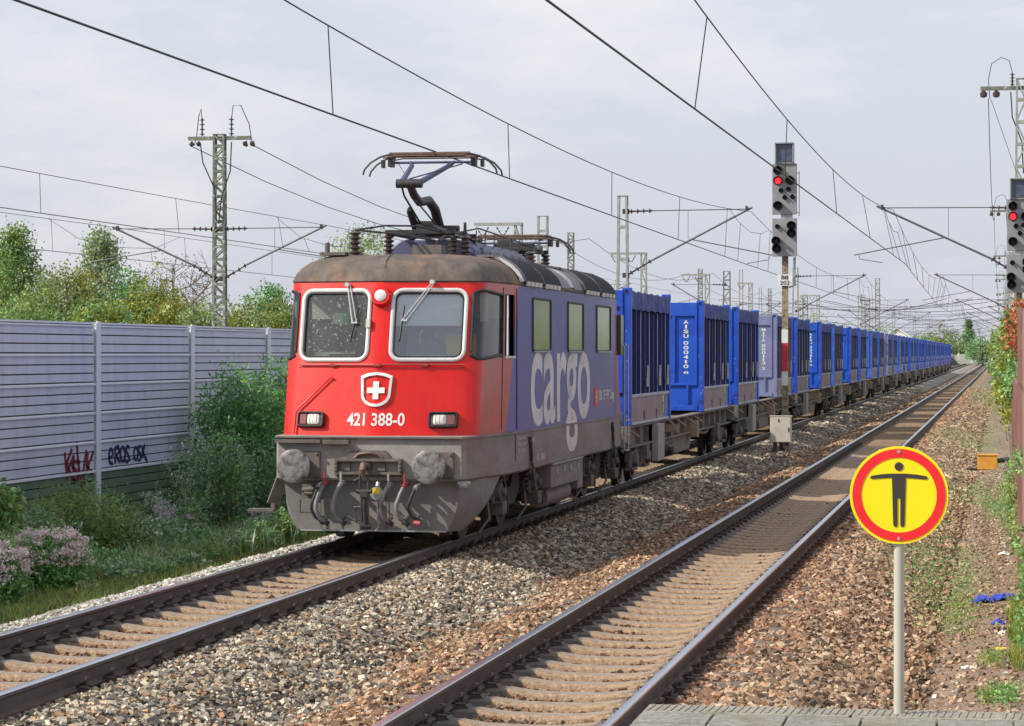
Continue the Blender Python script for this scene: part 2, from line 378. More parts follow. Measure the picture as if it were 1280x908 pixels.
# ------------------------------------------------------------------ ground, ballast beds, rails
XL, XR = -7.95, -3.345           # track centre lines
def sheet(name, prof, ys, matn, jit=0.0, kind='structure'):
    nx, ny = len(prof), len(ys); v = []
    for y in ys:
        for x, z in prof: v.append((x, y, z+(random.uniform(-jit, jit) if jit else 0)))
    f = [(j*nx+i, j*nx+i+1, (j+1)*nx+i+1, (j+1)*nx+i) for j in range(ny-1) for i in range(nx-1)]
    mb = MB(); mb.add(v, f); o = mb.build(name, matn, smooth=True); o['kind'] = kind; return o
GP = [(-2500, -.8), (-60, -.8), (-16, -.62), (-13.5, -.58), (-11.5, -.48), (-10.3, -.40), (-9.9, -.47), (-9.6, -.8), (-1.3, -.85), (-.9, -.64), (-.45, -.54), (.3, -.50), (1.5, -.5), (60, -.8), (2500, -.8)]
sheet('ground', GP, [-60, 0]+list(range(10, 120, 2))+[150, 300, 800, 4500], 'soil')
sheet('path', [(-.75, -.595), (-.55, -.55), (-.3, -.525), (0, -.505), (.28, -.488)], np.arange(6, 200, .5), 'path_soil', .006)
BP = [(-10.25, -.50), (-10.0, -.36), (-9.75, -.25), (-9.45, -.19), (-8.86, -.19), (-8.80, -.28), (-7.10, -.28), (-7.04, -.185), (-6.55, -.195), (-6.2, -.27), (-5.6, -.43), (-5.35, -.42), (-5.0, -.30), (-4.75, -.21), (-4.26, -.20), (-4.20, -.28), (-2.49, -.28), (-2.43, -.195), (-1.95, -.215), (-1.55, -.28), (-1.1, -.42), (-.75, -.55), (-.5, -.66)]
def fine(prof, step=.12):
    o = []
    for (a, za), (b, zb) in zip(prof[:-1], prof[1:]):
        n = max(1, int((b-a)/step))
        for k in range(n): o.append((a+(b-a)*k/n, za+(zb-za)*k/n))
    return o+[prof[-1]]
sheet('ballast_bed', fine(BP), list(np.arange(4, 100, .24))+[110, 140, 200, 400, 900, 3000], 'ballast_bed', .008)
sheet('gravel_surface', [(-5.45, -.405), (-5.0, -.285), (-4.75, -.20), (-4.28, -.19)], [98, 200, 900], 'far_brown'); sheet('gravel_surface', [(-2.42, -.185), (-1.95, -.205), (-1.55, -.27), (-1.1, -.405), (-.75, -.53)], [98, 200, 900], 'far_brown')
sheet('gravel_surface', [(-7.0, -.178), (-6.55, -.185), (-6.2, -.26), (-5.62, -.41)], [98, 200, 900], 'far_grey')
bx_, bz_ = zip(*BP)
def bedz(x): return np.interp(x, bx_, bz_)

def rail_profile(cx):
    p = [(.0, .0), (.030, -.001), (.036, -.010), (.036, -.036), (.028, -.043), (.009, -.052), (.009, -.142), (.022, -.150), (.075, -.160), (.075, -.172)]
    full = p + [(-x, z) for x, z in p[::-1]][:-1]
    return [(cx+x, z) for x, z in full]
def track(cx, label):
    t = empty('railway_track', (cx, 0, 0)); tag(t, label, 'track', 'railway tracks')
    for s in (-1, 1):
        mb = MB(); prof = rail_profile(s*.7535); n = len(prof)
        rings = [[(x, y, z) for x, z in prof] for y in (2, 60, 150, 400, 3000)]
        for j in range(4):
            mb.add(rings[j]+rings[j+1], [(k, (k+1) % n, n+(k+1) % n, n+k) for k in range(n)])
        topx = s*.7535
        o = mb.build('rail', ['rail_steel', 'rail_top', 'rail_rust'], t)
        me = o.data
        for q in me.polygons:
            z = max(me.vertices[i].co.z for i in q.vertices); zl = min(me.vertices[i].co.z for i in q.vertices)
            q.material_index = 1 if zl > -.0105 else (2 if z < -.14 else 0)
    # one sleeper and its fastenings
    smb = MB(); rings = []
    for x, zt, wt in [(-1.3, -.185, .085), (-1.25, -.178, .09), (-.98, -.175, .092), (-.5, -.176, .092), (-.3, -.205, .10), (0, -.212, .105), (.3, -.205, .10), (.5, -.176, .092), (.98, -.175, .092), (1.25, -.178, .09), (1.3, -.185, .085)]:
        rings.append([(x, -.15, -.38), (x, -.145, -.30), (x, -wt-.012, zt-.022), (x, -wt+.02, zt), (x, wt-.02, zt), (x, wt+.012, zt-.022), (x, .145, -.30), (x, .15, -.38)])
    smb.loft(rings, 0, True)
    smb.m = [2 if min(abs(smb.v[q][0]) for q in f) > .49 else 1 if min(smb.v[q][2] for q in f) > -.225 and len(f) == 4 and abs(sum(smb.v[q][1] for q in f))/4 < .02 else 0 for f in smb.f]
    return t, smb
def fastening(fx):
    mb = MB()
    for s in (-1, 1):
        b = fx+s*.072
        mb.poly([(b, -.085, -.174), (b+s*.03, -.085, -.150), (b+s*.085, -.07, -.150), (b+s*.115, -.07, -.176)], (0, .16, 0))     # guide plate
        pts = [(b+s*.085, -.05, -.145), (b+s*.02, -.065, -.140), (b-s*.015, -.045, -.138), (b+s*.010, -.036, -.108), (b+s*.04, -.02, -.088), (b+s*.06, 0, -.078),
               (b+s*.04, .02, -.088), (b+s*.010, .036, -.108), (b-s*.015, .045, -.138), (b+s*.02, .065, -.140), (b+s*.085, .05, -.145)]
        mb.tube(pts, .0135, 6)
        mb.cyl((b+s*.045, 0, -.17), (b+s*.045, 0, -.066), .019, n=6)
    return mb
for cx, lab, y0, gap in ((XL, 'left track under the freight train, brown rail sides and tan concrete sleepers', 20.2, .632), (XR, 'right empty track with shiny rail tops beside the platform end', 16.0, .628)):
    t, smb = track(cx, lab)
    s0 = smb.build('sleeper', ['sleeper_concrete', 'sleeper_top', 'sleeper_seat'], t, loc=(0, y0, 0))
    fs = []
    for k in (-1, 1): fm_ = fastening(k*.7535); fm_.build('rail_fastening', 'clip_steel', s0, smooth=True); fs += fm_.last
    for i in range(1, 100):
        c = s0.copy(); COL.objects.link(c); c.location = (random.uniform(-.01, .01), y0+i*gap+random.uniform(-.012, .012), random.uniform(-.004, .003)); c.rotation_euler = (0, 0, random.uniform(-.008, .008))
        for f in fs:
            g = f.copy(); COL.objects.link(g); g.parent = c
    far = MB()
    for i in range(100, 520):
        y = y0+i*gap; far.box(-1.3, 1.3, y-.11, y+.11, -.30, -.19)
    o = far.build('sleeper', 'sleeper_concrete', t); o['kind'] = 'stuff'

# ballast stones
pal = dict(grey=np.array([(.46, .41, .33), (.31, .29, .26), (.56, .52, .43), (.17, .16, .145), (.42, .34, .24), (.11, .10, .09), (.36, .23, .14)]),
           brown=np.array([(.38, .22, .13), (.27, .155, .095), (.46, .31, .19), (.19, .115, .075), (.50, .39, .28), (.34, .18, .10), (.12, .085, .065)]),
           coarse=np.array([(.40, .27, .17), (.28, .18, .115), (.52, .40, .27), (.20, .135, .09), (.44, .34, .24), (.34, .20, .12), (.12, .09, .07)]),
           white=np.array([(.55, .53, .47), (.45, .43, .38), (.62, .60, .53), (.38, .35, .3), (.3, .27, .23)]))
def visible(x, y):       # inside the lens' horizontal field, a little wider
    return (x > -.412*y-.3) & (x < .35) & (y > 14)
PP = []; SS = []; CC = []
def scat(x0, x1, y0, y1, dens, size, sdev, fn_pal, zoff=.0):
    n = int((x1-x0)*(y1-y0)*dens); x = RN.uniform(x0, x1, n); y = RN.uniform(y0, y1, n); k = visible(x, y)
    x, y = x[k], y[k]; n = len(x)
    s = np.clip(RN.normal(size, sdev, n), size*.45, size*1.9)
    z = bedz(x)+RN.uniform(-.012, .022, n)+zoff
    PP.append(np.stack([x, y, z], 1)); SS.append(s); CC.append(fn_pal(x, y, n))
def palmix(x, y, n):
    w = 1/(1+np.exp(-(x+5.45+.18*np.sin(y*.8)+RN.normal(0, .16, n))/.07))      # grey to the left of the drain, brown to the right
    a = pal['grey'][RN.integers(0, 7, n)]; b = pal['brown'][RN.integers(0, 7, n)]
    c = np.where((RN.random(n) < w)[:, None], b, a); dk_ = np.where(RN.random((n, 1)) < .22, .4, 1); return c*RN.uniform(.68, 1.25, (n, 1))*dk_*np.array([1.0, .97, .92])
def palwhite(x, y, n): return pal['white'][RN.integers(0, 5, n)]*RN.uniform(.8, 1.1, (n, 1))
def palcoarse(x, y, n):
    r = np.clip((x+2.4)/.7, 0, 1); a = pal['brown'][RN.integers(0, 7, n)]*np.array([1.0, .95, .95]); b = pal['coarse'][RN.integers(0, 7, n)]
    return np.where((RN.random(n) < r)[:, None], b, a)*np.array([.98, .97, .95])*RN.uniform(.65, 1.25, (n, 1))
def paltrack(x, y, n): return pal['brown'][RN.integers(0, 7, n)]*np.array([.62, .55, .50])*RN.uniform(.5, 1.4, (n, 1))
for (ya, yb, dk, sk) in ((14, 34, 1, 1), (34, 55, .62, 1.15), (55, 100, .28, 1.6), (100, 210, .07, 3.0)):
    scat(-7.08, -4.22, ya, yb, 720*dk, .051*sk, .015, palmix)
    scat(-2.46, -.75, ya, yb, 520*dk, .061*sk, .018, palcoarse); scat(-.85, -.45, ya, yb, 90*dk, .055*sk, .018, palcoarse, .04)
    scat(-10.15, -8.86, ya, yb, 480*dk, .055*sk, .014, palwhite)
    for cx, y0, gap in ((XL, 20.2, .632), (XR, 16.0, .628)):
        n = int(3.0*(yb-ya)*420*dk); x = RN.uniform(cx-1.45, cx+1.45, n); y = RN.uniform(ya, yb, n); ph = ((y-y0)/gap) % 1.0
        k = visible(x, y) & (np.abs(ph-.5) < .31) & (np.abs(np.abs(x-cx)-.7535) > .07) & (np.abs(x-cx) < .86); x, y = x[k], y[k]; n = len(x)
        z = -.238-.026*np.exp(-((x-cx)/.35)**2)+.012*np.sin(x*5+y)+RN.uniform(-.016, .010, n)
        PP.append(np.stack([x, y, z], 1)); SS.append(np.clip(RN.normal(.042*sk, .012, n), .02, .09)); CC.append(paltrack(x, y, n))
n = 2600; a_ = RN.uniform(0, 2*np.pi, n); r_ = 1.15*np.sqrt(RN.random(n)); x = -5.66+r_*np.cos(a_)*.75; y = 70.6+r_*np.sin(a_)*2.2
PP.append(np.stack([x, y, -.47+.40*np.exp(-(r_/.75)**2)+RN.uniform(0, .05, n)], 1)); SS.append(RN.uniform(.06, .13, n)); CC.append(palmix(x, y, n))
hm = MB(); hm.lathe([(1.3, -.6), (1.15, -.46), (.8, -.34), (.5, -.2), (.3, -.11), (.0, -.08)], (0, 0, 0), 20); ho_ = hm.build('ballast_heap', 'far_brown', smooth=True); ho_.location = (-5.66, 70.6, 0); ho_.scale = (.75, 2.2, 1); ho_['kind'] = 'structure'
P = np.concatenate(PP); print('stones', len(P))
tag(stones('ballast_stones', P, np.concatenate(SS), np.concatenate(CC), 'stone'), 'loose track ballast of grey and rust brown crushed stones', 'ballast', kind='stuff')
# gravel and litter-like chips on the path
n = 9000; x = RN.uniform(-.9, .28, n); y = 14+RN.random(n)**1.3*60; k = visible(x, y); x, y = x[k], y[k]; n = len(x)
z = np.interp(x, [-.9, -.45, 0, .3], [-.60, -.535, -.505, -.487])+RN.uniform(-.004, .012, n)
s = np.clip(RN.exponential(.022, n)+.012, .012, .07)
c = pal['coarse'][RN.integers(0, 7, n)]*RN.uniform(.7, 1.25, (n, 1)); c[RN.random(n) < .02] = (.6, .58, .53)
tag(stones('gravel', np.stack([x, y, z], 1), s, c, 'stone'), 'small brown gravel chips scattered on the trodden path', 'gravel', kind='stuff')

# platform end with its paving
pf = MB(); pf.box(-1.70, 4.0, -6, 13.10, -.7, .700)
pl = pf.build('platform', 'concrete'); pl['kind'] = 'structure'
pv = MB(); yb = 13.10
for i in range(5):           # rough coping slabs along the end
    xa = -1.70+i*1.0; pv.box(xa+.004, xa+.992, yb-.27, yb, .700, .758, 1)
for j in range(6):
    for i in range(16):
        xa = -1.70+i*.352; ya = yb-.278-(j+1)*.352; pv.box(xa+.005, xa+.347, ya+.005, ya+.347, .700, .756+random.uniform(-.003, .003), 0)
o = pv.build('paving', ['paving', 'ribbed'], bevel=.004, split=False); o['kind'] = 'structure'
rb = MB()
for i in range(150):
    xa = -1.68+i*.036
    if xa % 1.0 > .97: continue
    rb.bar((xa, yb-.255+random.uniform(0, .03), .759), (xa+.012, yb-.02, .759), .012, .006)
o = rb.build('paving_ribs', 'ribbed', split=False); o['kind'] = 'structure'
# ------------------------------------------------------------------ locomotive (local: y = 0 at the front buffer faces, x across, z up from rail top)
LY0 = 33.0
loco = empty('electric_locomotive', (XL, LY0, 0))
tag(loco, 'red and blue electric locomotive pulling the train, cargo lettering on its side', 'locomotive')
LEN = 15.41
HALF = [(0, .72), (.115, .738), (.16, .747), (.60, .835), (1.09, .935), (1.17, .965), (1.25, 1.02), (1.292, 1.10), (1.312, 1.22), (1.395, 2.16), (1.412, 2.38), (1.45, 2.86), (1.475, 3.30)]
def outline():
    """closed plan ring, starting front centre, going round through +x to the rear"""
    h = HALF + [(1.485, 3.9), (1.485, 7.7)]
    r = h + [(x, LEN-y) for x, y in h[::-1][1:]]
    left = [(-x, y) for x, y in r[::-1][1:-1]]
    return r+left
OUT = outline(); NO = len(OUT); NH = len(HALF)
def lean(y, z):
    k = max(0, min(1, (2.75-min(y, LEN-y))/1.75)); d = .27*(z-1.42)*k
    return d if y < LEN/2 else -d
def ringz(z, inset=0.0):
    c = []
    for x, y in OUT:
        yy = y+lean(y, min(z, 3.41)); xx = x
        if inset:
            xx = math.copysign(max(abs(x)-inset, 0), x) if abs(x) > 1e-6 else 0
            e = min(y, LEN-y); f = max(0, min(1, 1-(e-.9)/2.6)) ; yy += (inset*1.15*f if y < LEN/2 else -inset*1.15*f)
        c.append((xx, yy, z))
    return c
def frontp(x, z, off=0.0):      # point on the front face at lateral x, proud by off
    ax = abs(x); y = np.interp(ax, [q[0] for q in HALF[:5]], [q[1] for q in HALF[:5]])
    n = Vector((math.copysign(.2, x) if x else 0, -1, .27)).normalized()
    return Vector((x, y+.27*(z-1.42), z))+n*off
# body shell with real window openings
ZL = [1.42, 2.30, 2.425, 3.275, 3.36, 3.41]
def ringidx(i): return i if i < NO//2+1 else NO-i
shell = MB()
def edge_y(k): a, b = OUT[k], OUT[(k+1) % NO]; return (a[0]+b[0])/2, (a[1]+b[1])/2
def skip(j, k):
    if j != 2: return False
    x, y = edge_y(k); e = min(y, LEN-y)
    kk = min(k, NO-1-k); kr = kk if y < LEN/2 else None
    ax = abs(x)
    if y > LEN/2: return False
    if 2 <= kk <= 3: return True            # windscreens
    if 5 <= kk <= 8: return True            # corner windows
    if kk == 10: return True                # door window
    return False
shell.loft([ringz(z) for z in ZL], 0, False, True, skip)
me_body = shell.build('body', ['loco_red', 'loco_red_side', 'loco_blue'], loco, smooth=False)
me = me_body.data
# livery: blue from a slanted edge behind the cab door to the rear cab: split faces there
import bmesh
bm = bmesh.new(); bm.from_mesh(me)
def bisect(co, no):
    bmesh.ops.bisect_plane(bm, geom=bm.verts[:]+bm.edges[:]+bm.faces[:], plane_co=co, plane_no=no)
nf = Vector((0, 1, -.37)).normalized(); nr = Vector((0, 1, .20)).normalized()
bisect((0, 2.45, 1.42), nf); bisect((0, 12.95, 1.42), nr)
bm.to_mesh(me); bm.free()
for p in me.polygons:
    c = p.center; f = (c-Vector((0, 2.45, 1.42))).dot(nf) > 0 and (c-Vector((0, 12.95, 1.42))).dot(nr) < 0
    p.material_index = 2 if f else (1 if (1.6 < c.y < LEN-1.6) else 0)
    p.use_smooth = True
me.set_sharp_from_angle(angle=R(25))
# grey frame and sill
fr = MB()
def sillring(z, g=.0):
    pts = [(0, .5), (1.2, .5), (1.225, .52), (1.25, .60), (1.42, 1.85), (1.47, 2.6), (1.492, 3.3), (1.492, 7.7)]
    r = [(x+(g if x else 0), y-g) for x, y in pts]; r += [(x, LEN-y) for x, y in r[::-1][1:]]
    return [(x, y, z) for x, y in r+[(-x, y) for x, y in r[::-1][1:-1]]]
rs = [sillring(.85, -.03), sillring(.88, .0), sillring(1.385, 0), sillring(1.39, .012), sillring(1.418, .012), sillring(1.42, -.05)]
fr.loft(rs, 0, True)
frame = fr.build('frame', ['loco_sill', 'loco_frame'], loco, smooth=True)
for p in frame.data.polygons: p.material_index = 1 if p.center.y < 1.2 else 0
# roof
roof = MB(); RI = [(3.41, .0), (3.43, -.012), (3.46, .0), (3.53, .03), (3.61, .085), (3.69, .18), (3.745, .29), (3.785, .40), (3.80, .55)]
roof.loft([ringz(z, i) for z, i in RI], 0, False); top = ringz(3.80, .55)
roof.add(top, [tuple(range(NO))]); ro = roof.build('roof', 'loco_roof', loco, smooth=True)
def sidep(y, t, off=0.0):       # point on the sloping roof side; t 0..1 up the slope
    prof = [(1.487, 3.435), (1.455, 3.53), (1.40, 3.61), (1.305, 3.69), (1.195, 3.745), (1.085, 3.785)]
    a = t*(len(prof)-1); i = min(int(a), len(prof)-2); q = a-i
    x = prof[i][0]*(1-q)+prof[i+1][0]*q; z = prof[i][1]*(1-q)+prof[i+1][1]*q
    dx, dz = prof[i+1][0]-prof[i][0], prof[i+1][1]-prof[i][1]; l = math.hypot(dx, dz)
    return Vector((x+dz/l*off, y, z-dx/l*off))
def slope_panel(y0, y1, matn, off, th, name='roof_panel', t0=.04, t1=1):
    mb = MB(); A = [[sidep(y, t0+(t1-t0)*k/6, off) for k in range(7)] for y in (y0, y1)]; B = [[sidep(y, t0+(t1-t0)*k/6, off-th) for k in range(7)] for y in (y0, y1)]
    vs = A[0]+A[1]+B[0]+B[1]; fs = [(k, k+1, k+8, k+7) for k in range(6)]+[(14+k, 21+k, 22+k, 15+k) for k in range(6)]+[(k, 14+k, 15+k, k+1) for k in range(6)]+[(7+k, 8+k, 22+k, 21+k) for k in range(6)]+[(0, 7, 21, 14), (6, 20, 27, 13)]
    mb.add(vs, fs); return mb.build(name, matn, ro, smooth=True)
for ya, yb_ in ((3.35, 4.85), (4.9, 6.45), (8.75, 10.4), (10.45, 12.2)):
    slope_panel(ya, yb_, 'louvre', .05, .05, 'louvre_panel')
    slope_panel(ya-.03, ya, 'roof_metal', .062, .06, 'panel_rib')
    mb = MB(); n = 4
    for k in range(n):
        y = ya+.1+(yb_-ya-.2)*(k+.5)/n; mb.obox(sidep(y, 0.0, .035), (0, .13, 0), (.004, 0, .03), (.012, 0, -.004))
    mb.build('panel_hinge', 'frame_white', ro)
slope_panel(3.18, 3.31, 'frame_white', .04, .04, 'roof_strip'); slope_panel(7.45, 7.85, 'chalk', .022, .02, 'roof_strip', .1, 1)
slope_panel(6.6, 7.4, 'roof_metal', .02, .02); slope_panel(7.9, 8.65, 'roof_metal', .02, .02)
mb = MB(); mb.box(.9, 1.13, 3.1, 12.3, 3.80, 3.83); mb.box(-1.13, -.9, 3.1, 12.3, 3.80, 3.83)
for y in np.arange(3.3, 12.3, .75): mb.box(.92, 1.11, y, y+.04, 3.74, 3.80)
mb.build('roof_walkway', 'roof_metal', ro)
mb = MB()
for y0, y1, w, h, m in ((4.35, 8.6, .62, .30, 0), (8.7, 9.3, .5, .22, 0), (12.1, 13.2, .5, .16, 0)):
    p = [(-w, 3.79), (-w, 3.79+h*.55), (-w*.72, 3.79+h), (w*.72, 3.79+h), (w, 3.79+h*.55), (w, 3.79)]
    mb.poly([(x, y0, z) for x, z in p], (0, y1-y0, 0))
ho = mb.build('roof_housing', 'roof_blue', ro, bevel=.02)
mb = MB()
for y in np.arange(4.9, 8.6, .62): mb.box(-.64, .64, y, y+.03, 3.79, 4.0)
mb.build('housing_seam', 'roof_metal', ho)
# pantographs: front one raised, rear one folded
def insul(mb, x, y, z0, z1, r=.055):
    n = 5; prof = [(r*.5, z0)]
    for i in range(n):
        a = z0+(z1-z0)*i/n; b = z0+(z1-z0)*(i+1)/n
        prof += [(r*.55, a+.001), (r*1.15, a+(b-a)*.45), (r*1.15, a+(b-a)*.6), (r*.55, a+(b-a)*.9)]
    prof.append((r*.5, z1)); mb.lathe(prof, (x, y, 0), 12)
def panto(y0, sgn, raised):
    """y0 base pivot; the knee reaches towards sgn*-y"""
    pt = empty('pantograph', (0, y0, 0)); pt.parent = ro
    zb = 4.16
    b = MB()
    for x in (-.42, .42): b.bar((x, -1.05*1, zb), (x, .45, zb), .06, .07)
    for y in (-1.05, -.2, .42): b.bar((-.5, y, zb+.01), (.5, y, zb+.01), .06, .06)
    b.cyl((-.34, 0, zb+.09), (.34, 0, zb+.09), .06, n=12)
    b.box(-.12, .12, -.75, -.1, zb, zb+.13); b.cyl((.18, -.9, zb+.06), (.18, -.15, zb+.06), .035, n=10)
    b.cyl((-.2, -.45, zb+.12), (.05, -.38, zb+.12), .075, n=12)
    b.build('base_frame', 'panto_dark', pt, bevel=.006)
    i = MB()
    for x, y in ((-.46, -1.0), (.46, -1.0), (-.46, .38), (.46, .38)): insul(i, x, y, 3.83, zb-.02, .07)
    i.build('insulator', 'insulator', pt, smooth=True)
    if raised: knee = (0, -1.75*sgn, 4.80); head = (0, -.22*sgn, 5.285)
    else: knee = (0, -1.72*sgn, 4.27); head = (0, -.05*sgn, 4.40)
    kx, ky, kz = knee
    a = MB()
    if raised:
        a.tube([(.06, .02, zb+.08), (.05, -.30*sgn, zb+.36), (.03, -.62*sgn, zb+.47), (.0, -.90*sgn, zb+.44), (0, -1.1*sgn, zb+.42), (0, -1.45*sgn, zb+.5), (0, ky, kz)], [.075, .07, .065, .062, .06, .058, .055], 12)
        a.tube([(-.2, -.35*sgn, zb+.05), (-.2, -.80*sgn, zb+.30), (-.18, -.9*sgn, zb+.34)], [.06, .05, .035], 10)
    else: a.tube([(0, 0, zb+.08), (0, -.9*sgn, zb+.13), knee], [.07, .06, .055], 12)
    a.cyl((-.18, ky, kz), (.18, ky, kz), .062, n=16)
    a.build('lower_arm', 'panto_dark', pt, smooth=True)
    c = MB(); c.tube([(-.12, -.1*sgn, zb+.04), (-.1, ky*.93, kz-.16), (-.1, ky*1.03, kz-.02)], .014, 8)
    c.tube([(.1, -.05, zb+.05), (.05, ky*.9, kz-.22)], .012, 6)
    c.build('coupling_rod', 'panto_dark', pt)
    u = MB()
    for s in (-1, 1):
        u.tube([(s*.12, ky, kz), (s*.27, head[1]-.15*sgn, head[2]-.15), (s*.31, head[1], head[2]-.09)], [.042, .034, .026], 10)
    u.cyl((-.56, head[1], head[2]-.09), (.56, head[1], head[2]-.09), .018, n=8)
    u.tube([(0, ky-.02, kz+.06), (.44, head[1]-.05, head[2]-.12)], .010, 6)
    u.tube([(-.5, head[1], head[2]-.1), (-.42, head[1]+.05, head[2]-.24), (-.3, head[1]+.05, head[2]-.1)], .006, 5)
    u.build('upper_arm', 'panto_blue', pt, smooth=True)
    h = MB(); hz = head[2]
    for dy in (-.20, .20):
        yy = head[1]+dy
        h.tube([(-.97, yy, hz-.27), (-.95, yy, hz-.20), (-.86, yy, hz-.10), (-.72, yy, hz-.02), (-.6, yy, hz+.01), (.6, yy, hz+.01), (.72, yy, hz-.02), (.86, yy, hz-.10), (.95, yy, hz-.20), (.97, yy, hz-.27)], .014, 8)
    for s in (-1, 1): h.bar((s*.6, head[1]-.22, hz-.02), (s*.6, head[1]+.22, hz-.02), .03, .05); h.box(s*.6-.03, s*.6+.03, head[1]-.1, head[1]+.1, hz-.15, hz-.04); h.box(s*.72-.02, s*.72+.02, head[1]-.05, head[1]+.06, hz-.16, hz-.05)
    hd = h.build('collector_head', 'panto_dark', pt, smooth=True)
    st = MB()
    for dy in (-.20, .20): st.box(-.58, .58, head[1]+dy-.03, head[1]+dy+.03, hz+.012, hz+.042)
    for dy in (-.27, .27): st.tube([(-.66, head[1]+dy, hz-.04), (-.5, head[1]+dy, hz-.012), (.5, head[1]+dy, hz-.012), (.66, head[1]+dy, hz-.04)], .012, 6)
    st.build('contact_strip', 'carbon', pt)
panto(4.62, 1, True); panto(LEN-4.5, -1, False)
# other roof gear: line insulators, horn, cables, bus bars
mb = MB()
for x, y in ((-.55, 2.0), (.62, 3.65), (.5, 9.6), (-.5, 9.5), (.3, 10.4)): insul(mb, x, y, 3.80, 4.12, .075)
mb.build('roof_insulator', 'insulator', ro, smooth=True)
mb = MB(); mb.tube([(-.55, 2.0, 4.13), (-.2, 2.3, 4.2), (.1, 2.9, 4.22), (.3, 3.6, 4.17)], .014, 6); mb.tube([(-.55, 2.0, 4.13), (0, 2.2, 4.08), (.3, 3.1, 4.03)], .016, 6)
mb.tube([(.62, 3.65, 3.8), (.62, 3.65, 4.3)], [.035, .02], 8); mb.tube([(.3, 3.2, 3.8), (.32, 3.2, 4.02), (.4, 3.3, 4.1), (.5, 3.5, 4.08)], .016, 6)
mb.tube([(.45, 3.7, 4.15), (.55, 5.0, 4.28), (.5, 9.0, 4.22), (.4, 11, 4.2)], .012, 6); mb.tube([(-.45, 3.7, 4.15), (-.5, 5.0, 4.26), (-.5, 9.0, 4.22)], .012, 6)
for k in range(7): mb.tube([(.5, 5+k*.7, 4.02), (.52, 5+k*.7, 4.25)], .009, 5)
mb.build('bus_bar', 'dark_metal', ro, smooth=True)
mb = MB(); mb.box(-1.0, -.65, 1.85, 2.05, 3.79, 3.83); mb.box(-1.0, -.6, 2.3, 2.7, 3.79, 3.84); mb.cyl((-.92, 1.95, 3.83), (-.92, 1.95, 3.96), .035); mb.box(.1, .5, 2.6, 2.9, 3.8, 3.95)
mb.build('roof_fitting', 'grime', ro)
# windscreens
def rrect(x0, x1, z0, z1, r, n=5):
    p = []
    for cx, cz, a0 in ((x1-r, z1-r, 0), (x0+r, z1-r, 90), (x0+r, z0+r, 180), (x1-r, z0+r, 270)):
        for k in range(n+1): a = R(a0+90*k/n); p.append((cx+r*math.cos(a), cz+r*math.sin(a)))
    return p
def ringframe(x0, x1, z0, z1, r, w, place, th=.03):
    mb = MB(); o = rrect(x0, x1, z0, z1, r); i = rrect(x0+w, x1-w, z0+w, z1-w, max(r-w, .03))
    m2 = rrect(x0+w*.3, x1-w*.3, z0+w*.3, z1-w*.3, max(r-w*.3, .03)); m3 = rrect(x0+w*.7, x1-w*.7, z0+w*.7, z1-w*.7, max(r-w*.7, .03))
    rings = [[place(x, z, d) for x, z in q] for q, d in ((o, -.01), (o, th*.6), (m2, th), (m3, th), (i, th*.6), (i, -.03))]
    mb.loft(rings, 0); return mb, i
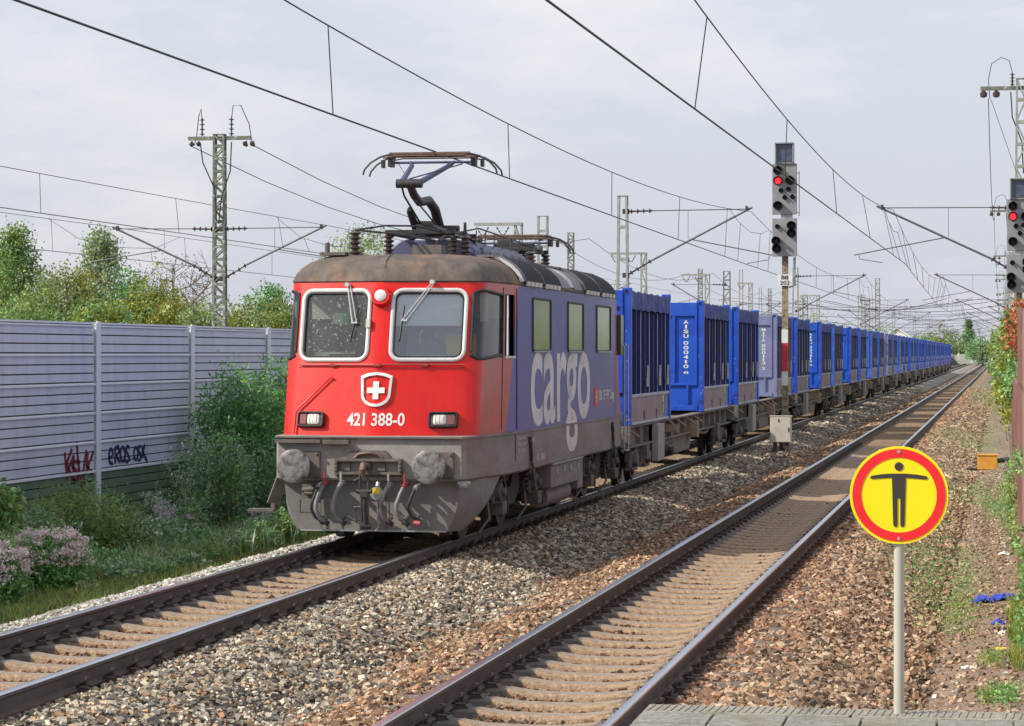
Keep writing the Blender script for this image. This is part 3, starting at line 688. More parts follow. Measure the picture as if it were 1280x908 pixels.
for s in (-1, 1):
    x0, x1 = (.13, 1.115) if s > 0 else (-1.115, -.13)
    mb, inner = ringframe(x0, x1, 2.37, 3.33, .15, .05, frontp)
    w = mb.build('windscreen', 'frame_white', loco, smooth=True)
    gl = MB(); gl.add([frontp(x, z, -.012) for x, z in rrect(x0+.03, x1-.03, 2.40, 3.30, .1)], [tuple(range(24))])
    gl.build('pane', 'glass_front' if s < 0 else 'glass_right', w)
    # rubber line inside the white frame
    mb2, _ = ringframe(x0+.055, x1-.055, 2.425, 3.275, .10, .018, frontp, .018); mb2.build('seal', 'rubber', w, smooth=True)
    # corner windows follow the rounded cab corner
    pts = [(s*a, b) for a, b in HALF[4:10]]
    def cp(i, z, off):
        x, y = pts[i]; j0, j1 = max(i-1, 0), min(i+1, len(pts)-1); d = Vector((pts[j1][0]-pts[j0][0], pts[j1][1]-pts[j0][1], 0)).normalized()
        n = Vector((d.y*s, -d.x*s, 0)); n = n if n.x*s > 0 or n.y < 0 else -n
        if (n.x*s < -.01) or (n.y > .05): n = -n
        return Vector((x, y+lean(y, z), z))+n*off
    gl = MB(); rg = [[cp(i, z, -.01) for i in range(1, 6)] for z in (2.40, 3.30)]
    gl.loft(rg, 0, False, False)
    cw = gl.build('corner_window', 'glass_clean', loco, smooth=True)
    fm = MB(); path = [cp(1, 2.5, .006)]+[cp(1, z, .006) for z in (2.7, 3.0, 3.2, 3.27)]+[cp(i, 3.30, .006) for i in range(2, 5)]+[cp(5, z, .006) for z in (3.26, 3.0, 2.7, 2.46)]+[cp(i, 2.41, .006) for i in (4, 3, 2)]+[cp(1, 2.46, .006)]
    fm.tube(path, .020, 6); fm.build('frame', 'rubber', cw, smooth=True)
    # door with tall narrow window
    dw = MB(); dw.box(-.0, .0, 0, 0, 0, 0); dw = MB()
    a = Vector((s*1.412, 2.38, 0)); b = Vector((s*1.45, 2.86, 0))
    def dp(t, z, off): q = a.lerp(b, t); return Vector((q.x+s*off, q.y+lean(q.y, z), z))
    dw.add([dp(0, 2.425, -.03), dp(1, 2.425, -.03), dp(1, 3.275, -.03), dp(0, 3.275, -.03)], [(0, 1, 2, 3)])
    d_ = dw.build('door_window', 'glass_clean', loco)
    fm = MB(); fm.tube([dp(0, 2.43, .004), dp(0, 3.27, .004), dp(1, 3.27, .004), dp(1, 2.43, .004), dp(0, 2.43, .004)], .012, 6); fm.build('frame', 'rubber', d_)
    fm = MB(); fm.bar(dp(-.1, 2.43, .012), dp(1.1, 2.43, .012), .02, .03); fm.build('sill', 'frame_white', d_)
    dl = MB(); 
    for t in (-.35, 1.35): dl.tube([dp(t, 1.45, .003), dp(t, 3.36, .003)], .006, 5)
    dl.build('door_gap', 'rubber', loco)
# cab interior
c = MB(); c.add([(-1.38, 2.9, 1.6), (1.38, 2.9, 1.6), (1.38, 2.9, 3.38), (-1.38, 2.9, 3.38)], [(0, 1, 2, 3)], 0)
c.box(-1.36, 1.36, 2.84, 2.89, 2.95, 3.37, 1); c.box(-1.1, 1.1, 1.25, 1.75, 1.9, 2.40, 2); c.box(-.75, -.1, 1.35, 1.7, 2.40, 2.47, 0); c.box(.35, 1.02, 1.4, 1.7, 2.40, 2.46, 1)
c.box(-1.25, 1.25, 1.95, 2.85, 3.345, 3.36, 1); c.box(-.85, -.35, 2.1, 2.3, 2.0, 2.85, 0)
c.box(.02, 1.3, 2.6, 2.66, 1.9, 2.95, 2); c.box(-.52, -.35, 2.80, 2.835, 2.45, 2.9, 1); c.box(-1.1, -.55, 2.0, 2.03, 2.42, 2.5, 1)
c.build('cab_interior', ['cab_dark', 'cab_beige', 'cab_grey'], loco)
bl = MB(); bl.add([frontp(.18, 2.86, -.05), frontp(1.08, 2.86, -.05), frontp(1.08, 3.28, -.05), frontp(.18, 3.28, -.05)], [(0, 1, 2, 3)])
bl.bar(frontp(.18, 2.86, -.05), frontp(1.08, 2.86, -.05), .02, .02); bl.build('sun_blind', 'blind', loco)
c = MB(); c.add([(.75, 1.75, 2.42), (1.15, 1.75, 2.42), (1.15, 1.75, 2.72), (.75, 1.75, 2.72)], [(0, 1, 2, 3)]); c.add([(-.72, 1.42, 2.86), (-.50, 1.42, 2.86), (-.50, 1.42, 3.02), (-.72, 1.42, 3.02)], [(0, 1, 2, 3)], 1)
c.add([(-.71, 1.417, 2.87), (-.57, 1.417, 2.87), (-.57, 1.417, 3.01), (-.71, 1.417, 3.01)], [(0, 1, 2, 3)], 2)
c.build('cab_notice', ['yellow_plain', 'green_sign', 'chalk'], loco)
for x0, x1, y0 in ((-1.28, -1.18, 1.55), (1.18, 1.28, 1.6)):
    c = MB(); n = 12
    rg = [[((x0+x1)/2+.02*math.sin(k*1.9), y0+.55*k/n, z) for k in range(n+1)] for z in (2.9, 3.34)]
    c.loft(rg, 0, False, False); c.build('curtain', 'cab_beige', loco)
# wipers
for s, a, b in ((-1, (-.47, 3.37), (-.37, 2.87)), (1, (.64, 3.40), (.28, 2.90))):
    w = MB(); A = frontp(*a, .05); B = frontp(*b, .045); sd = Vector((.035, 0, 0))
    w.bar(A, B, .014, .014); w.bar(A+sd, B+sd*1.6, .012, .012); w.cyl(A+Vector((0, .05, .0)), A-Vector((0, .04, 0)), .03, n=10)
    w.bar(B-Vector((.01, 0, 0)), B+sd*1.9, .02, .02)
    C_ = frontp(b[0]+.05*(1 if s < 0 else 0)+.02, b[1]+.2, .03); Dn = frontp(b[0]+(-.02), b[1]-.25, .03)
    w.build('wiper', 'frame_white', loco); w = MB(); w.bar(C_, Dn, .012, .02); w.build('wiper_blade', 'rubber', loco)
# top lamp
def disc(mb, c, n, r, th, m=0, seg=20): c = Vector(c); n = Vector(n).normalized(); mb.cyl(c, c+n*th, r, n=seg, m=m)
FN = Vector((0, -1, .27)).normalized()
t_ = frontp(0, 3.215, 0); mb = MB()
mb.tube([t_-FN*.03, t_+FN*.04, t_+FN*.075], [.14, .135, .118], 24)
lm = mb.build('headlight', 'loco_red', loco, smooth=True); mb = MB(); mb.tube([t_+FN*.074, t_+FN*.088, t_+FN*.102, t_+FN*.108], [.082, .076, .05, .01], 18); mb.build('lens', 'lens_clear', lm, smooth=True)
for s in (-1, 1):
    mb = MB(); q = frontp(s*.88, 1.615, 0); ux = Vector((1, s*.2, 0)).normalized(); uz = Vector((0, .27, 1)).normalized()
    def hp(x, z, d): return q+ux*x+uz*z+FN*d
    m1, inner = ringframe(-.19, .19, -.105, .105, .035, .030, hp, .075)
    hl = m1.build('headlight', 'rubber', loco, smooth=True)
    mb = MB(); mb.add([hp(x, z, .018) for x, z in ((-.165, -.08), (.165, -.08), (.165, .08), (-.165, .08))], [(0, 1, 2, 3)]); mb.build('reflector', 'galv', hl)
    a, b = (-.15, -.06) if s < 0 else (.06, .15)
    mb = MB(); mb.poly([hp(x, z, .03) for x, z in rrect(a, b, -.066, .066, .012)], FN*.025); mb.build('red_lens', 'lens_red', hl, smooth=True)
    cx_ = .04 if s < 0 else -.045
    mb = MB(); r0 = rrect(cx_-.088, cx_+.088, -.07, .07, .03)
    mb.loft([[hp(x, z, .025) for x, z in r0], [hp(cx_+(x-cx_)*.95, z*.95, .05) for x, z in r0], [hp(cx_+(x-cx_)*.6, z*.6, .066) for x, z in r0]], 0, True); mb.build('lens', 'lens_clear', hl, smooth=True)
    mb = MB(); 
    for dx in (-.05, 0, .05): mb.bar(hp(cx_+dx, -.065, .068), hp(cx_+dx, .065, .068), .004, .004)
    mb.build('lens_rib', 'galv', hl)
# handrail, conduit, label plate
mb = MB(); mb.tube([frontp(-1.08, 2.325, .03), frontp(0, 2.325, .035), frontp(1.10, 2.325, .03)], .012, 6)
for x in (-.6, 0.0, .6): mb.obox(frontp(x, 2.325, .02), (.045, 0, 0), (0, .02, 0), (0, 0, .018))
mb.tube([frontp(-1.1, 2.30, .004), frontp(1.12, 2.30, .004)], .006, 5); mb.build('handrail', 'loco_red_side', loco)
mb = MB(); mb.tube([frontp(-.60, 2.13, .0), frontp(-.60, 2.155, .03), frontp(-.64, 2.15, .03), frontp(-1.05, 1.76, .03), frontp(-1.09, 1.70, .03), frontp(-1.095, 1.43, .03)], .011, 6); mb.build('conduit', 'loco_red', loco, smooth=True)
mb = MB(); mb.obox(frontp(-.145, 2.86, .045), (.028, 0, 0), (0, .02, 0), (0, .01, .055)); mb.build('sensor', 'cab_beige', loco, bevel=.004)
# crest
def shield(w, h, k=10):
    p = [(-w, h*.42), (-w*.55, h*.5), (0, h*.54), (w*.55, h*.5), (w, h*.42)]
    for i in range(1, k): a = math.pi*i/k; p.append((w*math.cos(a)*.97*(1-.05*math.sin(a)), -h*.02-h*.50*math.sin(a)**.75*.96))
    return p
cz = 2.0
mb = MB(); o, i = shield(.205, .43), shield(.17, .36)
def P2(q, d): return [frontp(x, cz+z, d) for x, z in q]
mb.loft([P2(o, -.02), P2(o, .03), P2(i, .035), P2(i, .006)], 0); cr_ = mb.build('crest', 'white_paint', loco)
mb = MB(); mb.add([frontp(0, cz, .006)]+P2(i, .006), [(0, k+1, (k+1) % len(i)+1) for k in range(len(i))]); mb.build('crest_field', 'loco_red', cr_)
mb = MB()
for x0, x1, z0, z1 in ((-.115, .115, -.035, .035), (-.037, .037, .035, .115), (-.037, .037, -.115, -.035)): mb.obox(frontp((x0+x1)/2, cz+(z0+z1)/2, .010), ((x1-x0)/2, 0, 0), (0, .006, 0), (0, .27*(z1-z0)/2, (z1-z0)/2))
mb.build('crest_cross', 'white_paint', cr_)
mb = MB(); text_on(mb, '421 388-0', 0, (1, 0, 0), (0, 0, 1), .76, .165, .018, cb=lambda a, b: frontp(-.375+a, 1.545+b, .004)); mb.build('number', 'white_paint', loco)
# buffer beam equipment
YB = .5
for s in (-1, 1):
    bu = empty('buffer', (s*.875, 0, 1.05)); bu.parent = loco
    mb = MB(); mb.lathe([(.0, -.0), (.07, -.002), (.16, .006), (.20, .014), (.216, .024), (.218, .042), (.19, .06), (.09, .075), (.085, .08)], n=40, axis='y')
    mb.build('buffer_head', 'buffer_face', bu, smooth=True)
    mb = MB(); mb.tube([(0, .07, 0), (0, .26, 0)], .085, 20); mb.tube([(0, .25, 0), (0, .27, 0), (0, YB-.02, 0)], [.10, .115, .12], 20); mb.build('buffer_shaft', 'dark_metal', bu, smooth=True)
    mb = MB(); mb.box(-.235, .235, YB-.045, YB-.003, -.175, .175)
    for x in (-.195, .195):
        for z in (-.14, .14): mb.cyl((x, YB-.08, z), (x, YB-.045, z), .02, n=6)
    mb.build('buffer_plate', 'grime', bu, bevel=.008)
mb = MB(); mb.box(-1.235, 1.235, YB-.05, YB+.0, 1.395, 1.412); mb.box(-1.22, -.62, YB-.12, YB-.004, 1.335, 1.375); mb.box(-.60, -.25, YB-.10, YB-.004, 1.32, 1.375)
mb.build('step_plate', 'grime', loco)
mb = MB(); mb.box(-.44, .44, YB-.10, YB-.004, 1.10, 1.135); mb.box(-.44, .44, YB-.10, YB-.004, .93, .965); mb.box(-.44, -.40, YB-.10, YB-.004, .965, 1.10); mb.box(.40, .44, YB-.10, YB-.004, .965, 1.10)
mb.box(-.44, .44, YB-.03, YB-.003, .90, .93)
mb.poly([(-.30, YB-.003, 1.137), (-.22, YB-.003, 1.24), (.22, YB-.003, 1.24), (.30, YB-.003, 1.137)], (0, -.03, 0))
mb.box(-.36, -.24, YB-.05, YB-.004, .975, 1.09); mb.box(.12, .22, YB-.05, YB-.004, .975, 1.09)
for x in (-.42, .42):
    for z in (.98, 1.03, 1.08): mb.cyl((x, YB-.12, z), (x, YB-.10, z), .014, n=6)
db = mb.build('draw_gear', 'grime', loco, bevel=.004)
mb = MB(); mb.tube([(-.18, YB-.04, 1.14), (-.13, YB-.05, 1.19), (0, YB-.05, 1.21), (.13, YB-.05, 1.19), (.18, YB-.04, 1.14)], .02, 6); mb.build('guide_bow', 'carbon', db, smooth=True)
mb = MB(); mb.tube([(0, YB, 1.035), (0, YB-.22, 1.04), (0, YB-.33, 1.06), (0, YB-.36, 1.01), (0, YB-.33, .94), (0, YB-.27, .94)], [.05, .05, .045, .04, .035, .02], 10)
mb.build('coupling_hook', 'carbon', loco, smooth=True)
mb = MB()
for x in (-.055, .055):
    mb.tube([(x, YB-.25, 1.03), (x, YB-.29, .90), (x*1.0, YB-.28, .74)], .016, 8)
    mb.tube([(x*.7, YB-.28, .70), (x*.7, YB-.26, .45), (x*.6, YB-.22, .30)], .013, 8)
mb.cyl((-.10, YB-.28, .73), (.10, YB-.28, .73), .028, n=10); mb.cyl((0, YB-.28, .70), (0, YB-.24, .28), .024, n=10); mb.box(-.05, .05, YB-.31, YB-.25, .66, .73)
mb.tube([(-.26, YB-.2, .42), (.0, YB-.24, .29)], .018, 8); mb.cyl((-.06, YB-.26, .28), (.07, YB-.2, .28), .04, n=10); mb.cyl((-.13, YB-.30, .86), (-.04, YB-.28, .90), .02, n=8)
mb.tube([(-.14, YB-.22, .52), (-.11, YB-.24, .33)], .010, 6); mb.tube([(-.17, YB-.2, .52), (.03, YB-.26, .54)], .010, 6)
mb.build('screw_coupling', 'dark_metal', loco, smooth=True)
def hose(x, top, red, dx=-.03, dark=False, bot=.33, name='brake_hose'):
    mb = MB(); mb.tube([(x+.05, YB-.03, top+.03), (x+.04, YB-.13, top+.02), (x+.0, YB-.18, top-.08), (x-.05, YB-.20, top-.22), (x-.055, YB-.19, bot+.15), (x-.01, YB-.17, bot+.05), (x+.06, YB-.13, bot)], .029 if not dark else .02, 10)
    h = mb.build(name, 'rubber' if dark else 'hose', loco, smooth=True)
    mb = MB(); mb.tube([(x+.055, YB, top+.035), (x+.045, YB-.11, top+.025), (x+.03, YB-.16, top-.005)], .032, 8); mb.box(x+.03, x+.055, YB-.16, YB-.13, top+.04, top+.17) if not dark else None
    mb.build('hose_cock', 'red_dull' if red else 'galv', h)
    mb = MB(); mb.tube([(x+.05, YB-.14, bot), (x+.09, YB-.11, bot-.03)], .033, 8); mb.cyl((x+.05, YB-.15, bot+.03), (x+.10, YB-.13, bot+.06), .02, n=6); mb.build('hose_end', 'dark_metal', h)
mat('hose', (.13, .13, .135), (.26, .26, .265), 5, .5)
hose(-.60, .80, True); hose(-.38, .80, False); hose(.24, .78, False); hose(.45, .78, True); hose(.60, .76, False, dark=True, bot=.36, name='control_cable'); hose(-.66, .78, False, dark=True, bot=.34, name='control_cable')
mb = MB(); mb.cyl((.63, YB-.16, .33), (.72, YB-.2, .32), .032, n=10); mb.build('cock_handle', 'red_dull', loco, smooth=True)
mb = MB(); mb.cyl((.13, YB-.09, .70), (.13, YB-.16, .70), .085, n=18); mb.tube([(.13, YB-.08, .78), (.13, YB-.05, .83)], .03, 8); mb.tube([(.13, YB-.1, .61), (.125, YB-.07, .56), (.13, YB-.06, .25), (.10, YB-.06, .22), (0, YB-.06, .22)], .010, 6)
so_ = mb.build('heating_socket', 'galv', loco, smooth=True); mb = MB(); mb.box(.085, .175, YB-.172, YB-.162, .69, .77); mb.build('socket_label', 'yellow_plain', so_)
mb = MB(); mb.box(-.87, -.72, YB-.07, YB, .62, .80); mb.tube([(-.86, YB-.08, .73), (-.7, YB-.1, .75)], .03, 8); mb.tube([(-.83, YB-.1, .69), (-.72, YB-.1, .69)], .02, 8); mb.build('jumper_socket', 'grime', loco)
mb = MB(); mb.tube([(-.9, YB-.04, .60), (-.9, YB-.04, .44), (-.68, YB-.04, .44), (-.70, YB-.04, .60)], .010, 6); mb.build('plug_holder', 'dark_metal', loco)
# apron
def apron():
    top = [(-1.30, 2.1), (-1.29, 1.3), (-1.15, .63), (0, .60), (1.15, .63), (1.32, 1.3), (1.40, 2.15)]
    bot = [(-1.14, 1.25), (-1.06, .9), (-.93, .64), (0, .61), (.98, .64), (1.06, .80), (1.12, .98)]
    mb = MB(); rings = []
    for k in range(7):
        t = k/6; tt = t**2.5; z = .86-(.86-.20)*t
        rings.append([(a[0]+(b[0]-a[0])*tt, a[1]+(b[1]-a[1])*(t**.8), z) for a, b in zip(top, bot)])
    inn = [[(x*.975, y+.03, z) for x, y, z in r_] for r_ in rings]
    mb.loft(rings, 0, False, False); mb.loft(inn, 0, False, False)
    for a_, b_ in ((rings[-1], inn[-1]), (rings[0], inn[0])): mb.add(a_+b_, [(i, i+1, i+8, i+7) for i in range(6)])
    for c_ in (0, 6):
        p = [r_[c_] for r_ in rings]+[r_[c_] for r_ in inn]; mb.add(p, [(i, i+1, i+8, i+7) for i in range(6)])
    return mb
ap = apron().build('apron', 'apron_grey', loco, smooth=True)
mb = MB(); mb.bar((-.93, .60, .205), (.98, .60, .205), .012, .02); mb.build('apron_edge', 'galv', ap)
mb = MB()
for x, z in ((.2, .47), (.34, .47), (-.2, .50), (.42, .30), (.2, .3)): mb.cyl((x, .60, z), (x, .575, z), .013, n=8)
mb.bar((.20, .594, .22), (.20, .594, .84), .006, .006); mb.bar((-.66, .594, .22), (-.66, .594, .84), .006, .006); mb.build('apron_bolt', 'dark_metal', ap)
# left step
mb = MB(); mb.bar((-1.28, 1.1, .92), (-1.42, 1.02, .50), .05, .16); mb.bar((-1.40, 1.02, .52), (-1.40, 1.02, .42), .05, .16); mb.box(-1.72, -1.38, .88, 1.14, .42, .45); mb.bar((-1.28, 1.1, .92), (-1.2, 1.2, .98), .06, .16)
mb.build('cab_step', 'grime', loco)
mb = MB(); mb.box(1.15, 1.30, .50, .62, .815, .85); mb.cyl((1.18, .52, .80), (1.27, .5, .80), .03, n=8); mb.build('lifting_eye', 'galv', loco)
# side windows, lettering, hooks, boxes
SX = 1.487
def side_window(y0, y1):
    mb, inner = ringframe(y0, y1, 2.50, 3.27, .07, .035, lambda y, z, d: Vector((SX+d, y, z)), .018)
    w = mb.build('side_window', 'rubber', loco, smooth=True); g_ = MB(); g_.add([(SX+.002, y, z) for y, z in rrect(y0+.03, y1-.03, 2.53, 3.24, .05)], [tuple(range(24))]); g_.build('pane', 'window_mirror', w)
    e = MB(); e.bar((SX+.02, y0+.06, 2.505), (SX+.02, y1-.06, 2.505), .008, .02); e.build('sill', 'galv', w)
    return w
def invy(u, xl=1.487):          # photo column -> local y on the side plane (measured from the photograph once)
    c = (u-640)/3360; X = XL+xl; return (-.98386*X - c*.17898*X)/(.17898-c*.98386)-LY0
for ua, ub in ((665.5, 688.5), (709.5, 729), (745.5, 763)): side_window(invy(ua), invy(ub))
mb = MB(); text_on(mb, 'cargo', 0, (0, 1, 0), (0, 0, 1), invy(737.5)-invy(663.5), 1.52, .014, cb=lambda a, b: Vector((1.4875 if b > .445 else 1.4945, invy(663.5)+a, .98+b)))
mb.build('side_lettering', 'letter_grey', loco)
yl = invy(743); mb = MB(); mb.box(SX, SX+.005, yl, yl+.42, 1.62, 1.92); mb.build('logo', 'red_plain', loco)
mb = MB(); text_on(mb, 'SBB CFF FFS Cargo', (SX+.004, yl+.46, 1.66), (0, 1, 0), (0, 0, 1), invy(767.5)-yl-.46, .22, .03)
for a_, b_, c_, d_ in ((.19, .25, 1.68, 1.86), (.10, .34, 1.745, 1.795)): mb.box(SX, SX+.008, yl+a_, yl+b_, c_, d_)
mb.build('operator_lettering', 'chalk', loco)
mb = MB(); y_ = 2.9
for i, tx in enumerate(('R max 40 km', 'P 85 t  A 80', 'G 62 t')): text_on(mb, tx, (SX+.010, y_+.05, 1.30-i*.085), (-.003, 1, 0), (0, 0, 1), .62, .05, .01)
text_on(mb, '421 388-0', (SX+.010, invy(670), .955), (0, 1, 0), (0, 0, 1), .75, .10, .02); text_on(mb, 'SBB', (SX+.010, y_+1.05, 1.24), (0, 1, 0), (0, 0, 1), .3, .06, .02)
mb.build('data_lettering', 'chalk', loco)
for u0 in (661, 764):
    yy = invy(u0); mb = MB(); mb.box(SX+.008, SX+.04, yy-.07, yy+.07, 1.23, 1.32); mb.bar((SX+.025, yy, 1.25), (SX+.03, yy+.05, .98), .045, .03); mb.bar((SX+.03, yy, .98), (SX+.05, yy-.15, .80), .02, .02); mb.bar((SX+.03, yy+.05, .98), (SX+.05, yy+.28, .79), .02, .02)
    mb.cyl((SX+.0, yy+.08, .80), (SX+.07, yy+.08, .80), .09, n=14); mb.build('lifting_bracket', 'underframe', loco)
mb = MB(); mb.bar((1.46, 2.83, 1.40), (1.46, 2.83, 1.02), .05, .06); mb.build('tie_hook', 'dark_metal', loco)
# rear cab ladder and door
mb = MB()
for yy in (LEN-2.05, LEN-1.55): mb.tube([(1.47, yy, .75), (1.50, yy, .8), (1.50, yy, 2.6), (1.44, yy, 2.65)], .014, 6)
for z in (.78, 1.05, 1.3): mb.box(1.44, 1.54, LEN-2.05, LEN-1.55, z, z+.02)
mb.build('ladder', 'galv', loco)
mb = MB(); mb.box(1.38, 1.455, LEN-2.15, LEN-1.8, 2.45, 3.15); mb.build('door_window', 'pane_dark', loco)
# underframe: bogies with wheels, axle boxes, springs, equipment boxes
ax = [2.36, 5.16, 10.26, 13.06]
def wheel(parent, x, y, r, side):
    w = empty('wheel', (x, y, r)); w.parent = parent
    mb = MB(); mb.lathe([(r*.80, -.065), (r, -.07), (r*.998, .05), (r+.028, .062), (r+.028, .075), (r*.80, .07)] if side > 0 else [(r*.80, .065), (r, .07), (r*.998, -.05), (r+.028, -.062), (r+.028, -.075), (r*.80, -.07)], n=32, axis='x')
    mb.build('tyre', 'wheel_steel', w, smooth=True)
    mb = MB(); mb.lathe([(0, -.04*side), (r*.25, -.05*side), (r*.3, -.02*side), (r*.81, -.01*side), (r*.81, .03*side), (r*.3, .05*side), (0, .06*side)][::1], n=24, axis='x'); mb.build('wheel_disc', 'underframe', w, smooth=True)
    return w
for k in (0, 1):
    a, b = ax[2*k], ax[2*k+1]; bg_ = empty('bogie', (0, (a+b)/2, 0)); bg_.parent = loco
    for yy in (-1.4, 1.4):
        for s in (-1, 1):
            mb = MB(); r = .63; prof = [(0, .06*s), (.16, .07*s), (.18, .01*s), (.50, 0), (.51, .06*s), (r, .065*s), (r, -.055*s), (r+.028, -.07*s), (.5, -.075*s), (0, -.07*s)]
            mb.lathe(prof, (s*.78, yy, r), 36, 0, 'x'); mb.build('wheel', 'wheel_steel', bg_, smooth=True)
    for s in (-1, 1):
        mb = MB(); mb.poly([(s*1.06, -2.0, .60), (s*1.06, -1.9, .82), (s*1.06, -.5, .82), (s*1.06, -.3, .62), (s*1.06, .3, .62), (s*1.06, .5, .82), (s*1.06, 1.9, .82), (s*1.06, 2.0, .60), (s*1.06, 1.0, .56), (s*1.06, .6, .36), (s*1.06, -.6, .36), (s*1.06, -1.0, .56)], (s*.13, 0, 0))
        mb.build('bogie_frame', 'underframe', bg_, bevel=.012)
        for yy in (-1.4, 1.4):
            mb = MB(); mb.box(s*1.0 if s > 0 else -1.30, 1.30 if s > 0 else -1.0, yy-.17, yy+.17, .47, .78); mb.cyl((s*1.28, yy, .63), (s*1.38, yy, .63), .13, n=18); mb.cyl((s*1.38, yy, .63), (s*1.44, yy, .63), .06, n=12)
            mb.box(min(s*1.1, s*1.36), max(s*1.1, s*1.36), yy+.2, yy+.62, .30, .48); mb.build('axle_box', 'grime', bg_, bevel=.015)
            mb = MB()
            for o_ in (-.36, .36):
                hel = [(s*1.24+.075*math.cos(t*1.1), yy+o_+.075*math.sin(t*1.1), .50+.012*t) for t in range(26)]; mb.tube(hel, .016, 5)
            mb.build('spring', 'dark_metal', bg_, smooth=True)
            mb = MB(); mb.tube([(s*1.42, yy-.1, .85), (s*1.45, yy+.05, .6), (s*1.42, yy+.22, .38), (s*1.38, yy+.42, .30)], .012, 6); mb.tube([(s*1.2, yy-.25, .8), (s*1.3, yy-.5, .3), (s*1.2, yy-.7, .12)], .018, 6)
            mb.box(min(s*.70, s*.84), max(s*.70, s*.84), yy-.82, yy-.70, .10, .55); mb.build('brake_gear', 'grime', bg_)
    mb = MB(); mb.box(-1.0, 1.0, -1.9, 1.9, .38, .80); mb.build('traction_motor', 'underframe', bg_)
mb = MB(); mb.box(-1.15, 1.15, 1.5, LEN-1.5, .70, .86); mb.box(-1.0, 1.0, 6.1, 9.4, .30, .72); mb.build('underfloor', 'underframe', loco)
mb = MB(); y0_, y1_ = invy(701), invy(733)
mb.box(1.15, 1.46, 5.9, 8.7, .50, .84); mb.box(1.1, 1.40, 8.8, 9.3, .35, .84); mb.cyl((1.2, 5.3+.9, .35), (1.2, 8.4, .35), .16, n=16)
mb.build('equipment_box', 'loco_sill', loco, bevel=.015)
mb = MB(); mb.box(1.15, 1.50, 5.88, 8.72, .845, .868)
for y_ in (6.3, 7.0, 7.6, 8.3): mb.box(1.462, 1.475, y_, y_+.1, .70, .78)
mb.build('box_lid', 'galv', loco)
